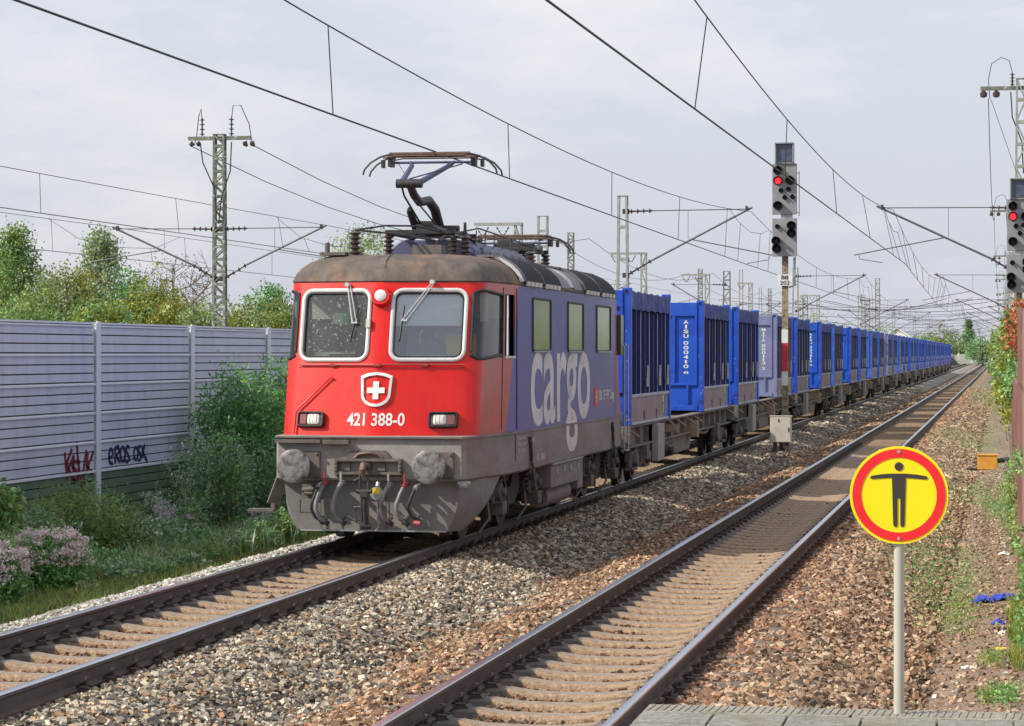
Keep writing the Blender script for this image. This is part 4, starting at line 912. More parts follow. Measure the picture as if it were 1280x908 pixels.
# ------------------------------------------------------------------ wagons and containers
ORD = ['first', 'second', 'third', 'fourth', 'fifth', 'sixth', 'seventh', 'eighth', 'ninth', 'tenth', 'eleventh', 'twelfth', 'thirteenth', 'fourteenth', 'fifteenth', 'sixteenth',
       'seventeenth', 'eighteenth', 'nineteenth', 'twentieth', 'twenty-first', 'twenty-second', 'twenty-third', 'twenty-fourth', 'twenty-fifth', 'twenty-sixth', 'twenty-seventh', 'twenty-eighth', 'twenty-ninth', 'thirtieth', 'thirty-first', 'thirty-second']
WP = 20.6; WY0 = 48.45; CY0 = 49.3
def make_wagon():
    w = empty('container_wagon', (XL, WY0, 0)); Lw = WP
    mb = MB()
    for s in (-1, 1):
        mb.box(s*1.02-.04, s*1.02+.04, .65, Lw-.65, .72, 1.10)
        mb.box(s*1.08-.10, s*1.08+.10, .65, Lw-.65, 1.095, 1.125); mb.box(s*1.08-.10, s*1.08+.10, .65, Lw-.65, .715, .745)
        mb.poly([(s*1.0, 8.4, .72), (s*1.0, 12.2, .72), (s*1.0, 11.7, .34), (s*1.0, 8.9, .34)], (s*.06, 0, 0))
        for y in np.arange(1.4, Lw-1, 1.23): mb.box(min(s*1.06, s*1.15), max(s*1.06, s*1.15), y, y+.03, .745, 1.095)
    for y in (.65, 3, 6.3, 8.5, 10.3, 12.1, 14.3, 17.6, Lw-.78): mb.box(-1.0, 1.0, y, y+.13, .75, 1.08)
    fr = mb.build('underframe', 'wagon_grey', w)
    mb = MB(); mb.box(-1.25, 1.25, .45, .66, .80, 1.14); mb.box(-1.25, 1.25, Lw-.66, Lw-.45, .80, 1.14); mb.build('headstock', 'wagon_grey', w)
    mb = MB()
    for y in (7.2, 8.6, 10.4, 11.9, 1.0, 19.4):
        mb.bar((1.10, y, 1.10), (1.30, y+.28, .93), .055, .03); mb.bar((-1.10, y, 1.10), (-1.30, y+.28, .93), .055, .03)
    mb.box(1.05, 1.32, 7.2, 7.32, .84, 1.0); mb.box(1.02, 1.30, 11.2, 11.5, .62, .98)
    mb.build('loading_support', 'pale_wood', w)
    mb = MB(); mb.box(1.15, 1.28, 4.4, 5.4, .35, 1.08); mb.build('side_plate', 'wagon_light', w, bevel=.01)
    mb = MB(); mb.cyl((.95, 6.2, .62), (.95, 8.2, .62), .17, n=14); mb.box(1.05, 1.25, 2.9, 3.3, .45, .72); mb.box(1.1, 1.25, 16.0, 16.5, .5, .8); mb.tube([(1.2, 5.5, .70), (1.22, 6.8, .55), (1.2, 8.0, .6)], .02, 6)
    mb.tube([(1.1, 12.6, .7), (1.15, 14.0, .62), (1.1, 15.4, .7)], .03, 8); mb.build('brake_equipment', 'grime', w)
    for e, yb_ in ((-1, 0), (1, Lw)):
        for s in (-1, 1):
            mb = MB(); mb.lathe([(0, 0), (.2, .01), (.225, .03), (.2, .05), (.07, .06)] if e < 0 else [(0, 0), (.2, -.01), (.225, -.03), (.2, -.05), (.07, -.06)], (s*.875, yb_, 1.0), 20, 0, 'y'); mb.cyl((s*.875, yb_-e*.05, 1.0), (s*.875, yb_-e*.5, 1.0), .09, n=12)
            mb.build('buffer', 'dark_metal', w, smooth=True)
    for yb_ in (2.9, Lw-2.9):
        b = empty('bogie', (0, yb_, 0)); b.parent = w
        mb = MB()
        for s in (-1, 1):
            mb.poly([(s*.98, -1.25, .44), (s*.98, -1.2, .62), (s*.98, -.55, .64), (s*.98, -.3, .80), (s*.98, .3, .80), (s*.98, .55, .64), (s*.98, 1.2, .62), (s*.98, 1.25, .44), (s*.98, .7, .42), (s*.98, .4, .30), (s*.98, -.4, .30), (s*.98, -.7, .42)], (s*.11, 0, 0))
            for y in (-.9, .9):
                mb.cyl((s*1.04, y, .46), (s*1.20, y, .46), .12, n=14); mb.cyl((s*1.05, y-.24, .33), (s*1.05, y-.24, .62), .07, n=10); mb.cyl((s*1.05, y+.24, .33), (s*1.05, y+.24, .62), .07, n=10); mb.box(min(s*.98, s*1.14), max(s*.98, s*1.14), y-.34, y+.34, .27, .33)
        mb.box(-1.0, 1.0, -.2, .2, .5, .85); mb.build('bogie_frame', 'grime', b, bevel=.01)
        for y in (-.9, .9):
            for s in (-1, 1):
                mb = MB(); r = .46; mb.lathe([(0, .05*s), (.12, .06*s), (.14, .0), (.36, 0), (.37, .055*s), (r, .06*s), (r, -.05*s), (r+.028, -.065*s), (.37, -.07*s), (0, -.07*s)], (s*.78, y, r), 28, 0, 'x'); mb.build('wheel', 'wheel_steel', b, smooth=True)
            mb = MB(); mb.cyl((-.8, y, .46), (.8, y, .46), .08, n=10); mb.build('axle', 'underframe', b)
    return w
wag = make_wagon(); wc = tree_cache(wag)
for i in range(16):
    o = wag if i == 0 else copy_tree(wag, None, wc)
    o.location = (XL, WY0+WP*i, 0); tag(o, 'grey four-axle flat wagon, %s in the train behind the locomotive' % ORD[i], 'wagon', 'container wagons of the train')
CL, CWD, CH = 6.06, 2.44, 2.56
def make_container(text, m, mtext='white_paint', style=0):
    c = empty('container', (0, 0, 1.14)); hw = CWD/2
    mb = MB(); cs = .15
    for s in (-1, 1):
        for y0, y1 in ((0, cs), (CL-cs, CL)):
            mb.box(min(s*hw, s*(hw-cs)), max(s*hw, s*(hw-cs)), y0, y1, 0, CH)
    mb.build('corner_post', m, c, bevel=.012)
    mb = MB()
    for s in (-1, 1):
        for y0 in (-.004, CL-.174):
            for z0 in (0, CH-.13): mb.box(min(s*(hw+.004), s*(hw-.17)), max(s*(hw+.004), s*(hw-.17)), y0, y0+.178, z0-.003, z0+.125)
    cc = mb.build('corner_casting', m, c, bevel=.01)
    mb = MB()
    for s in (-1, 1):
        for y0 in (.08, CL-.08):
            mb.box(min(s*(hw+.001), s*(hw+.007)), max(s*(hw+.001), s*(hw+.007)), y0-.03, y0+.03, CH-.10, CH-.04)
        mb.box(s*(hw-.085)-.03, s*(hw-.085)+.03, -.010, -.003, CH-.10, CH-.04)
    mb.build('casting_hole', 'signal_black', cc)
    for e, y0 in ((0, .05), (1, CL-.05)):           # end walls
        sg = -1 if e == 0 else 1; zt = CH-.10; mb = MB()
        mb.box(-hw+cs, hw-cs, y0-.03, y0+.03, .10, zt)
        a, b = (y0+sg*.03, y0+sg*.075) if sg > 0 else (y0+sg*.075, y0+sg*.03)
        mb.box(-hw+cs, hw-cs, a, b, zt-.26, zt+.05); mb.box(-hw+cs, hw-cs, a, b, .02, .14); mb.box(-hw+cs, hw-cs, a, b, .60, .66)
        mb.box(-hw+cs, -hw+cs+.16, a, b, .66, zt-.26); mb.box(hw-cs-.05, hw-cs, a, b, .66, zt-.26); mb.box(.50, .56, a, b, .66, zt-.26); mb.box(.82, .87, a, b, .14, .60); mb.box(-.6, -.55, a, b, .14, .60)
        mb.build('end_wall', m, c, bevel=.006)
    for s in (-1, 1):
        x = s*(hw-.06)
        mb = MB(); n = 9; 
        mb.box(min(x, x-s*.03), max(x, x-s*.03), cs, CL-cs, .55, CH-.16); mb.build('side_curtain', 'cont_navy', c)
        for k in range(9):
            y = cs+(CL-2*cs)*(k+.5)/9; mb = MB(); mb.box(min(x-s*.0, x+s*.012), max(x-s*.0, x+s*.012), y-.022, y+.022, .55, CH-.42)
            if s > 0 or True: mb.build('side_stake', 'cont_rib' if k % 2 else 'cont_edge', c) if s > 0 else None
        mb = MB(); mb.box(min(s*(hw-.01), s*(hw-.07)), max(s*(hw-.01), s*(hw-.07)), cs, CL-cs, .52, .57); mb.box(min(s*(hw-.02), s*(hw-.1)), max(s*(hw-.02), s*(hw-.1)), cs, CL-cs, .0, .05)
        mb.build('side_rail', 'cont_edge', c)
        mb = MB(); 
        for ya, yb_ in ((cs, 1.95), (2.20, 3.85), (4.10, CL-cs)): mb.box(min(s*(hw-.03), s*(hw-.06)), max(s*(hw-.03), s*(hw-.06)), ya, yb_, .05, .52)
        for ya, yb_ in ((1.95, 2.2), (3.85, 4.1)): mb.box(min(s*(hw-.03), s*(hw-.06)), max(s*(hw-.03), s*(hw-.06)), ya, yb_, .24, .52)
        mb.build('foot_panel', 'cont_foot', c)
        mb = MB(); mb.box(min(s*(hw-.026), s*(hw-.032)), max(s*(hw-.026), s*(hw-.032)), CL-cs-.75, CL-cs, .05, .52); mb.build('foot_panel', m, c)
        if s > 0:
            mb = MB(); mb.box(hw-.025, hw-.018, CL-1.25, CL-1.0, .36, .50); mb.box(hw-.025, hw-.018, CL-1.12, CL-1.0, .14, .32); mb.build('warning_plate', 'yellow_plain', c)
            mb = MB()
            for k in range(9):
                y = cs+(CL-2*cs)*(k+.5)/9
                if k in (3, 6, 8): mb.box(hw-.02, hw+.01, y-.06, y+.05, .70, .86); mb.bar((hw, y, .86), (hw-.01, y+.12, 1.1), .03, .02)
            mb.build('tension_buckle', 'chalk', c)
    # hanging tarpaulin valance, wrinkled
    mb = MB(); n = 44; rg = []
    for z, o_ in ((CH-.06, .0), (CH-.12, .012), (CH-.25, .016), (CH-.40, .02)):
        rg.append([(hw-.02+o_*(.6+.8*math.sin(k*1.7)+.5*math.sin(k*.61)), cs+(CL-2*cs)*k/n, z+.012*math.sin(k*.9)) for k in range(n+1)])
    mb.loft(rg, 0, False, False); mb.build('tarpaulin_edge', 'tarp', c, smooth=True)
    mb = MB(); n = 20; rg = []
    for x, dz in ((-hw+.02, -.10), (-.7, -.05), (0, -.03), (.7, -.05), (hw-.02, -.09)):
        rg.append([(x, cs+(CL-2*cs)*k/n, CH-.05+dz+.02*math.sin(k*1.57+x)) for k in range(n+1)])
    mb.loft(rg, 0, False, False); mb.build('tarpaulin', 'tarp', c, smooth=True)
    if text:
        mb = MB(); z = 2.02
        for ch in text:
            if ch == ' ':
                z -= .05; continue
            text_on(mb, ch, (.75 if ch not in 'I1' else .785, 0, z), (1, 0, 0), (0, 0, 1), .115 if ch not in 'I1' else .045, .085, .02); z -= .108
        vs = mb.v; mb.v = [(x, .05-.03-.004, zz) for x, y, zz in vs]
        mb.build('container_number', mtext, c)
    mb = MB()
    for k in range(9):
        zz = random.uniform(.2, 1.6)**1.2; xx = random.uniform(hw-cs, hw-.02); mb.box(xx, xx+random.uniform(.006, .018), -.003, -.001, zz, zz+random.uniform(.008, .03))
    mb.build('scratches', 'chalk', c, split=False)
    return c
protos = {}
for key, (tx, m) in {'a': ('AISU 000410 9', 'cont_blue'), 'b': (None, 'cont_blue'), 'f': (None, 'cont_faded'), 's': ('MITA 000113 2', 'cont_slate')}.items():
    p = make_container(tx, m); protos[key] = (p, tree_cache(p), [0])
pat = ['b', 'a', 'b', 's', 'b', 'a', 'f', 'a', 'b', 'f', 'b', 's'] + ['a', 'f', 'a', 'b', 'f', 'b', 'a', 'b', 'f', 'b'] + ['a', 'f', 'b', 'b', 'a']*2
for i in range(32):
    p, cache, used = protos[pat[i]]
    o = p if not used[0] else copy_tree(p, None, cache); used[0] = 1
    w, h = divmod(i, 2); y = CY0+WP*w+(12.35 if h else 0); o.location = (XL, y, 1.14)
    col_ = 'slate blue-grey' if pat[i] == 's' else ('bright blue' if pat[i] == 'a' else ('faded blue' if pat[i] == 'f' else 'deep blue'))
    ex = ', white number on its end' if pat[i] in ('a', 's') else ' with dark ribbed curtain side'
    tag(o, '%s container, %s behind the locomotive%s' % (col_, ORD[i], ex), 'container', 'containers on the freight train')
# ------------------------------------------------------------------ overhead line
def lattice(mb, x, y, z0, z1, w0, w1, d=.22, step=.9, leg=.07, diag=True, m=0):
    """mast of two channel legs seen across x, joined by battens / diagonals"""
    def hw(z): t = (z-z0)/(z1-z0); return (w0+(w1-w0)*t)/2
    for s in (-1, 1):
        for dy in (-d/2, d/2): mb.bar((x+s*hw(z0), y+dy, z0), (x+s*hw(z1), y+dy, z1), leg, leg*.5, m)
        mb.bar((x+s*(hw(z0)+leg*.35), y, z0), (x+s*(hw(z1)+leg*.35), y, z1), leg*.25, d, m) if False else None
    n = max(2, int((z1-z0)/step)); zs = [z0+(z1-z0)*k/n for k in range(n+1)]
    for k in range(n):
        a, b = zs[k], zs[k+1]
        for dy in (-d/2-.01, d/2+.01):
            mb.bar((x-hw(a), y+dy, a+.05), (x+hw(a), y+dy, a+.05), .012, .10, m)
            if diag:
                s = 1 if k % 2 else -1; mb.bar((x-s*hw(a), y+dy, a+.1), (x+s*hw(b), y+dy, b), .014, .045, m)
        for s in (-1, 1):
            mb.bar((x+s*hw(a), y-d/2, a+.05), (x+s*hw(a), y+d/2, a+.05), .012, .10, m)
            if diag: mb.bar((x+s*hw(a), y-d/2*(1 if k % 2 else -1), a+.1), (x+s*hw(b), y+d/2*(1 if k % 2 else -1), b), .012, .04, m)
    mb.box(x-hw(z1)-.04, x+hw(z1)+.04, y-d/2-.03, y+d/2+.03, z1, z1+.03, m)
def rodins(mb, a, b, n=4, r=.085, r0=.03):
    a, b = Vector(a), Vector(b); pts = []; rr = []
    for i in range(n):
        for t, q in ((.08, r0), (.38, r0), (.5, r), (.58, r), (.7, r0), (.95, r0)):
            pts.append(a+(b-a)*((i+t)/n)); rr.append(q)
    mb.tube(pts, rr, 10)
def cantilever(parent, mx, my, tipx, s, ztop=7.13, zlow=5.05, cx=None, zreg=5.68, detail=True):
    """bracket from mast face at mx to the messenger support at tipx; s = direction of reach"""
    c = empty('cantilever', (0, 0, 0)); c.parent = parent; x0 = mx+s*.18
    mb = MB(); r = .035
    mb.tube([(x0+s*.75, my, ztop+.0), (tipx+s*.12, my, ztop+.02)], r*.55, 6); mb.tube([(x0+s*.75, my, zlow+.45), (tipx+s*.18, my, ztop+.08)], r, 8)
    xa = x0+s*.75+(tipx-x0-s*.75)*.42; za = zlow+.45+(ztop-zlow-.45)*.42
    cx = cx if cx is not None else tipx
    mb.tube([(xa, my, za), (cx+s*.9, my, zreg-.04)], r*.6, 6); mb.tube([(xa+s*.0, my, za), (xa-s*.1, my, za+.02), (xa-s*.1, my, ztop)], .008, 4)
    mb.tube([(cx+s*.75, my, zreg-.05), (cx+s*.72, my, zreg-.17), (cx+s*.0, my, 5.39)], .014, 5)
    mb.build('bracket_tube', 'bracket', c, smooth=True)
    mb = MB(); rodins(mb, (x0, my, ztop-.02), (x0+s*.8, my, ztop)); rodins(mb, (x0, my, zlow), (x0+s*.8, my, zlow+.48))
    mb.build('insulator', 'insulator', c, smooth=True)
    mb = MB(); mb.box(min(x0-s*.18, x0+s*.03), max(x0-s*.18, x0+s*.03), my-.08, my+.08, ztop-.1, ztop+.06); mb.box(min(x0-s*.18, x0+s*.03), max(x0-s*.18, x0+s*.03), my-.08, my+.08, zlow-.1, zlow+.06)
    mb.box(tipx-.04, tipx+.04, my-.06, my+.06, ztop-.05, ztop+.12); mb.build('clamp', 'dark_metal', c)
SUPP = [-63, 12, 87, 162, 237, 312, 387, 462, 537]
def stag(i, c, a, b): return c+(a if i % 2 else b)
SAG = [.85]; ZT = [7.08]
def mz(y, s0=SUPP, zt=None, sag=None):
    zt = ZT[0] if zt is None else zt
    sag = SAG[0] if sag is None else sag
    for a, b in zip(s0[:-1], s0[1:]):
        if a <= y <= b: t = (y-(a+b)/2)/((b-a)/2); return zt-sag+sag*t*t
    return zt
def overhead(cx, label, con, mes, supp, zc=5.35, rc=.0115, rm=.0095, mat_='wire', lo=-20, hi=537):
    o = empty('overhead_line', (0, 0, 0)); tag(o, label, 'overhead line', 'overhead lines')
    def cxx(y): return float(np.interp(y, supp, con))
    def mxx(y): return float(np.interp(y, supp, mes))
    ys = [y for y in np.arange(lo, hi, 3.0)]
    ys = sorted(set(ys+[s for s in supp if lo < s < hi]))
    mb = MB(); ys2 = sorted(set(list(np.arange(lo, hi, 25.0))+[s for s in supp if lo < s < hi])); mb.tube([(cxx(y), y, zc) for y in ys2], rc, 6); mb.build('contact_wire', mat_, o, smooth=True)
    mb = MB(); mb.tube([(mxx(y), y, mz(y, supp)) for y in ys], rm, 6); mb.build('messenger_wire', mat_, o, smooth=True)
    for a, b in zip(supp[:-1], supp[1:]):
        if b < 10: continue
        n = 6
        for k in range(n):
            y = a+(b-a)*(k+.62)/(n+.25)
            if y < lo or y > hi: continue
            mb = MB(); mb.tube([(cxx(y), y, zc), (mxx(y), y, mz(y, supp))], .0075 if y < 100 else .009, 4); mb.build('dropper', mat_, o)
        mb = MB(); zz = mz(a, supp)
        if a > 10:
            mb.tube([(mxx(a-7), a-7, mz(a-7, supp)), (mxx(a-4), a-4, zz-.55), (mxx(a), a, zz-.68), (mxx(a+4), a+4, zz-.55), (mxx(a+7), a+7, mz(a+7, supp))], .008, 4)
            for q in (-3.5, 3.5): mb.tube([(cxx(a+q), a+q, zc), (mxx(a+q), a+q, zz-.57)], .0075, 4)
            mb.build('stitch_wire', mat_, o)
    return o
nS = len(SUPP)
overhead(XL, 'overhead wires above the freight train, touched by the raised pantograph', [XL+(.10 if i % 2 else -.12) for i in range(nS)], [XL-.02]*nS, SUPP)
overhead(XR, 'overhead wires above the empty right-hand track', [-3.72 if i % 2 else -3.02 for i in range(nS)], [XR-.05]*nS, SUPP)
SUP3 = [-45, 22, 88.7, 165, 238, 311, 384, 457]
SAG[0] = .06; ZT[0] = 6.8
overhead(-22.5, 'overhead wires of the line behind the noise barrier, right of the lattice mast', [-22.6 if i % 2 else -22.2 for i in range(8)], [-22.4]*8, SUP3, zc=5.8, hi=457)
overhead(-30, 'overhead wires of the farthest line, left of the lattice mast', [-30.2 if i % 2 else -29.8 for i in range(8)], [-29.9]*8, SUP3, zc=5.75, hi=457)
SAG[0] = .85; ZT[0] = 7.08
# masts
def mast(label, x, y, top, reach, zt_=7.13, low=None, w=(.42, .26), m='mast_steel', group='overhead line masts', step=.9, diag=False, dd=.22):
    t = empty('catenary_mast', (0, 0, 0)); tag(t, label, 'mast', group)
    mb = MB(); lattice(mb, x, y, -.8, top, w[0], w[1], dd, step, diag=diag); mb.build('mast_shaft', m, t)
    for tx in reach:
        s = 1 if tx > x else -1; cantilever(t, x, y, tx, s, ztop=zt_)
    return t
nice = {87: 'nearest', 162: 'second', 237: 'third', 312: 'fourth', 387: 'fifth', 462: 'sixth'}
for y in SUPP[2:8]:
    mast('%s slender mast left of the train with a bracket reaching over its track' % nice[y], -12.15, y, 7.6, [-8.1], step=1.0)
    t = mast('%s light lattice mast right of the empty track behind the ivy fence' % nice[y], .62, y, 11.2, [-3.75], w=(.45, .24), diag=True, step=.7)
    mb = MB(); mb.box(-.65, 1.7, y-.06, y+.06, 10.86, 10.98); mb.build('cross_arm', 'mast_green', t)
    mb = MB()
    for xx in (-.55, -.15, 1.2): mb.lathe([(.02, 10.62), (.11, 10.66), (.12, 10.78), (.03, 10.86)], (xx, y, 0), 10)
    rodins(mb, (.35, y, 10.98), (.35, y, 11.4), 4, .09); mb.build('insulator', 'insulator', t, smooth=True)
    mb = MB(); mb.tube([(-.35, y, 10.6), (-.40, y, 11.2), (-.3, y, 11.7), (0, y, 11.9), (.25, y, 11.8), (.35, y, 11.4)], .013, 5); mb.tube([(.3, y, 10.8), (.35, y, 10.0), (.65, y, 9.2), (.7, y, 8.2)], .02, 6); mb.build('jumper_cable', 'wire', t, smooth=True)
    if y == 87: mb = MB(); mb.tube([(-.33, y, 10.6), (.62, y-10, 7.0)], .01, 4); mb.build('down_lead', 'wire', t)
# lattice mast behind the barrier with two-sided brackets and feeder cross-arm
for i, y in enumerate(SUP3[2:6]):
    x = -26.3; t = mast(['tall lattice mast behind the barrier left of the locomotive', 'second tall lattice mast in the row behind the barrier', 'third tall lattice mast in the row behind the barrier', 'fourth tall lattice mast in the row behind the barrier'][i], x, y, 9.95, [-22.72, -29.95], zt_=6.75, w=(.44, .33), m='mast_green', step=.42, diag=True, dd=.26)
    if i: continue
    mb = MB(); mb.box(x-1.1, x+1.1, y-.10, y-.04, 9.78, 9.9); mb.box(x-1.1, x+1.1, y+.04, y+.10, 9.78, 9.9); mb.build('cross_arm', 'mast_green', t)
    mb = MB()
    for dx in (-.62, .42): rodins(mb, (x+dx, y, 9.9), (x+dx, y, 10.55), 4, .10)
    for dx in (-1.0, -.75): mb.tube([(x+dx-.08, y, 9.65), (x+dx, y, 9.66), (x+dx+.08, y, 9.62)], [.03, .11, .04], 8)
    for dx in (.9, 1.15): mb.tube([(x+dx-.08, y, 9.68), (x+dx, y, 9.66), (x+dx+.08, y, 9.55)], [.03, .11, .04], 8)
    mb.build('insulator', 'insulator', t, smooth=True)
    mb = MB(); mb.tube([(x-.62, y, 10.5), (x-.66, y, 10.85), (x-.74, y, 10.6), (x-.82, y, 9.9), (x-.9, y, 9.6)], .016, 5); mb.tube([(x+.42, y, 10.5), (x+.48, y, 10.95), (x+.75, y, 10.95), (x+1.05, y, 10.3), (x+1.15, y, 9.6)], .016, 5)
    mb.tube([(x-.66, y-.1, 9.7), (x-.55, y-.15, 9.0), (x-.12, y-.2, 8.1), (x-.05, y-.2, 7.0)], .022, 6); mb.tube([(x+.45, y-.1, 9.7), (x+.42, y-.15, 8.7), (x+.12, y-.2, 7.8), (x+.02, y-.2, 6.9)], .022, 6)
    mb.build('jumper_cable', 'wire', t, smooth=True)
fd = empty('feeder_line'); tag(fd, 'pair of feeder cables running off from the tall lattice mast behind the barrier', 'cable')
for dx in (-1.0, 1.2):
    mb = MB(); pts = []
    for a, b in zip(SUP3[2:-1], SUP3[3:]):
        for k in range(9): t_ = k/8; pts.append((-26.35+dx, a+(b-a)*t_, 9.6-1.6*4*t_*(1-t_)*.9))
    mb.tube(pts, .017, 5); mb.build('feeder_cable', 'wire', fd)
fd2 = MB(); pts = []
for a, b in zip(SUPP[2:-1], SUPP[3:]):
    for k in range(9): t_ = k/8; pts.append((-.4, a+(b-a)*t_, 10.6-1.5*4*t_*(1-t_)))
fd2.tube(pts, .014, 5); tag(fd2.build('feeder_line', 'wire'), 'single feeder cable running away along the right-hand masts', 'cable')
# station throat: side masts and portal brackets farther left
for i, (x, y, top, tx) in enumerate([(-18.2, 107, 8.0, -21.8), (-18.2, 181, 8.0, -21.8), (-18.2, 255, 8.0, -21.8), (-16.0, 330, 9.0, -19.5), (-13.0, 290, 10.5, -16)]):
    mast(['narrow mast seen just above the middle of the locomotive roof', 'sturdy green lattice mast above the third container', 'green lattice mast beyond the middle containers', 'mast with high bracket far down the line on the left', 'high mast rising over the far half of the train'][i], x, y, top, [tx], w=(.5, .42) if i else (.42, .36), m='mast_green' if i else 'mast_steel', diag=bool(i), step=.6)
def portal(x, y, z, wv, label):
    t = empty('bracket_portal'); tag(t, label, 'bracket mast', 'bracket masts beside the line')
    mb = MB(); lattice(mb, x, y, -.8, z, .26, .24, .2, .8, .05); mb.build('mast_shaft', 'mast_steel', t)
    mb = MB(); mb.bar((x-wv, y-.12, z), (x+.15, y-.12, z), .05, .10); mb.bar((x-wv, y+.12, z), (x+.15, y+.12, z), .05, .10); mb.build('cross_arm', 'mast_steel', t)
    n = 2 if wv > 1 else 1
    for k in range(n):
        a = x-wv+.05+k*.72; mb = MB(); rodins(mb, (a, y, z-.08), (a+.2, y, z-.42), 3, .045, .015); rodins(mb, (a+.45, y, z-.08), (a+.25, y, z-.42), 3, .045, .015); mb.build('insulator', 'insulator', t)
for i, (x, y, z, wv) in enumerate([(-16.6, 92.5, 7.0, 1.55), (-16.6, 126, 7.2, 1.6), (-16.6, 154, 7.0, 1.5), (-16.6, 181, 7.2, .9), (-15, 225, 7.3, 1.5)]):
    portal(x, y, z, wv, ['low bracket mast with V insulators behind the folded pantograph', 'bracket mast with V insulators rising beside the first container', 'bracket mast with V insulators above the second container', 'short-armed bracket mast above the third and fourth containers', 'bracket mast with V insulators beyond the nearer signal'][i])
# extra far masts on the right and in the throat for the dense tangle at the horizon
rnd = random.Random(5)
for i in range(16):
    y = 230+i*22; x = rnd.choice([-20, -17, -24, -28, 4.5, 2.5]) ; top = rnd.uniform(7.5, 11)
    mast('far mast at the horizon, %s nearest of the scattered ones' % ORD[i], x, y, top, [x+(3.6 if x < -10 else -3.6)], w=(.4, .28), step=1.5)
cw = empty('cross_span_wires'); tag(cw, 'thin cross wires strung between the far masts at the horizon', 'wires')
for i in range(22):
    y = 210+i*16; a = rnd.uniform(-30, -14); b = rnd.uniform(-6, 3); z = rnd.uniform(6.2, 8.6); mb = MB()
    mb.tube([(a+(b-a)*t/8, y+rnd.uniform(-.1, .1), z-1.0*4*(t/8)*(1-t/8)) for t in range(9)], .02, 4)
    mb.build('span_wire', 'wire', cw)
# ------------------------------------------------------------------ signals
def signal(x, y, ztop, label, post, second=False):
    s = empty('railway_signal', (x, y, 0)); tag(s, label, 'signal', 'main signals')
    HW = .33
    # indicator
    z1 = ztop; mb = MB(); mb.box(-.25, .25, -.12, .14, z1-.56, z1); mb.build('indicator_box', 'signal_grey', s, bevel=.01)
    mb = MB(); mb.box(-.20, .20, -.135, -.121, z1-.50, z1-.05); mb.build('indicator_screen', 'signal_glass', s)
    mb = MB(); mb.box(-.25, -.215, -.20, -.12, z1-.52, z1-.02); mb.box(.215, .25, -.20, -.12, z1-.52, z1-.02); mb.box(-.25, .25, -.22, -.12, z1-.03, z1+.0); mb.build('indicator_hood', 'signal_grey', s)
    def head(zt, zb, lamps, w0=-HW, w1=HW):
        h = MB(); h.box(w0, w1, -.07, .0, zb, zt); hd = h.build('signal_head', 'signal_grey', s, bevel=.012)
        h = MB(); h.box(w0+.06, w1-.06, .0, .28, zb+.06, zt-.06); h.build('signal_housing', 'signal_grey', hd)
        for lx, lz, r, lit in lamps:
            px, pz = w0+(w1-w0)*lx, zt-(zt-zb)*lz; m_ = MB(); m_.cyl((px, -.09, pz), (px, -.07, pz), r*1.12, n=18); lamp = m_.build('lamp', 'signal_black', hd, smooth=True)
            m_ = MB(); m_.tube([(px, -.09, pz), (px, -.105, pz), (px, -.112, pz)], [r*.8, r*.6, r*.1], 16); m_.build('lens', 'lamp_red_lit' if lit else 'signal_black', lamp, smooth=True)
            m_ = MB(); n = 12; L_ = r*2.3
            a = [[(px+r*1.15*math.cos(t), yy, pz+r*1.15*math.sin(t)) for t in (R(-25+230*k/n) for k in range(n+1))] for yy in (-.07, -.07-L_*.75)]
            b = [[(px+r*1.06*math.cos(t), yy, pz+r*1.06*math.sin(t)) for t in (R(-25+230*k/n) for k in range(n+1))] for yy in (-.07, -.07-L_*.75)]
            m_.loft(a, 0, False, False); m_.loft(b, 0, False, False); m_.build('lamp_hood', 'signal_black', lamp, smooth=True)
    z2 = z1-.55
    B = .105; q = .055
    head(z2, z2-1.36, [(.24, .14, B, 0), (.24, .34, B, 1), (.74, .34, B, 0), (.36, .53, q, 0), (.67, .51, q, 0), (.52, .67, q, 0), (.83, .66, q, 0), (.24, .83, B, 0)])
    head(z2-1.46, z2-2.48, [(.22, .22, q, 0), (.79, .20, B, 0), (.79, .40, B, 0), (.17, .60, B, 0), (.19, .80, B, 0)])
    mb = MB(); mb.box(-.1, .2, -.02, .2, z2-1.46, z2-1.36); mb.bar((.38, .1, z2-.2), (.38, .1, z2-1.4), .02); mb.bar((.38, .1, z2-.25), (.2, .1, z2-.25), .02); mb.bar((.38, .1, z2-1.3), (.2, .1, z2-1.3), .02)
    mb.tube([(.25, .12, z2-2.5), (.26, .12, z2-3.25), (.1, .1, z2-3.3)], .03, 6); mb.build('bracket', 'galv', s)
    mb = MB(); mb.box(-.08, .08, .10, .24, -.6, z2-2.4); mb.build('post', post, s)
    mb = MB(); mb.box(-.078, .078, .085, .098, .0, z2-3.0) if False else None
    zz = z2-2.96
    if not second:
        mb = MB(); mb.box(-.185, .185, .05, .062, zz-.30, zz); pl_ = mb.build('number_plate', 'white_paint', s)
        mb = MB(); text_on(mb, '88', (-.10, .046, zz-.135), (1, 0, 0), (0, 0, 1), .20, .11, .02); text_on(mb, '202', (-.13, .046, zz-.275), (1, 0, 0), (0, 0, 1), .26, .11, .02); mb.build('plate_number', 'signal_black', pl_)
        for nm, a, b, m_ in (('mast_plate', 2.0, 3.15, None),):
            mb = MB(); mb.box(-.085, .085, .06, .075, 1.62, 3.12); mp_ = mb.build('mast_plate', 'white_paint', s)
            mb = MB(); mb.box(-.086, .086, .052, .059, 2.0, 2.76); mb.build('mast_plate_band', 'red_plain', mp_)
    return s
signal(-5.69, 72.0, 8.10, 'nearer signal standing between the tracks, in full view, with striped post plate', 'post_rust')
signal(.48, 72.6, 7.12, 'signal cut off by the right edge above the ivy', 'post_rust', True)
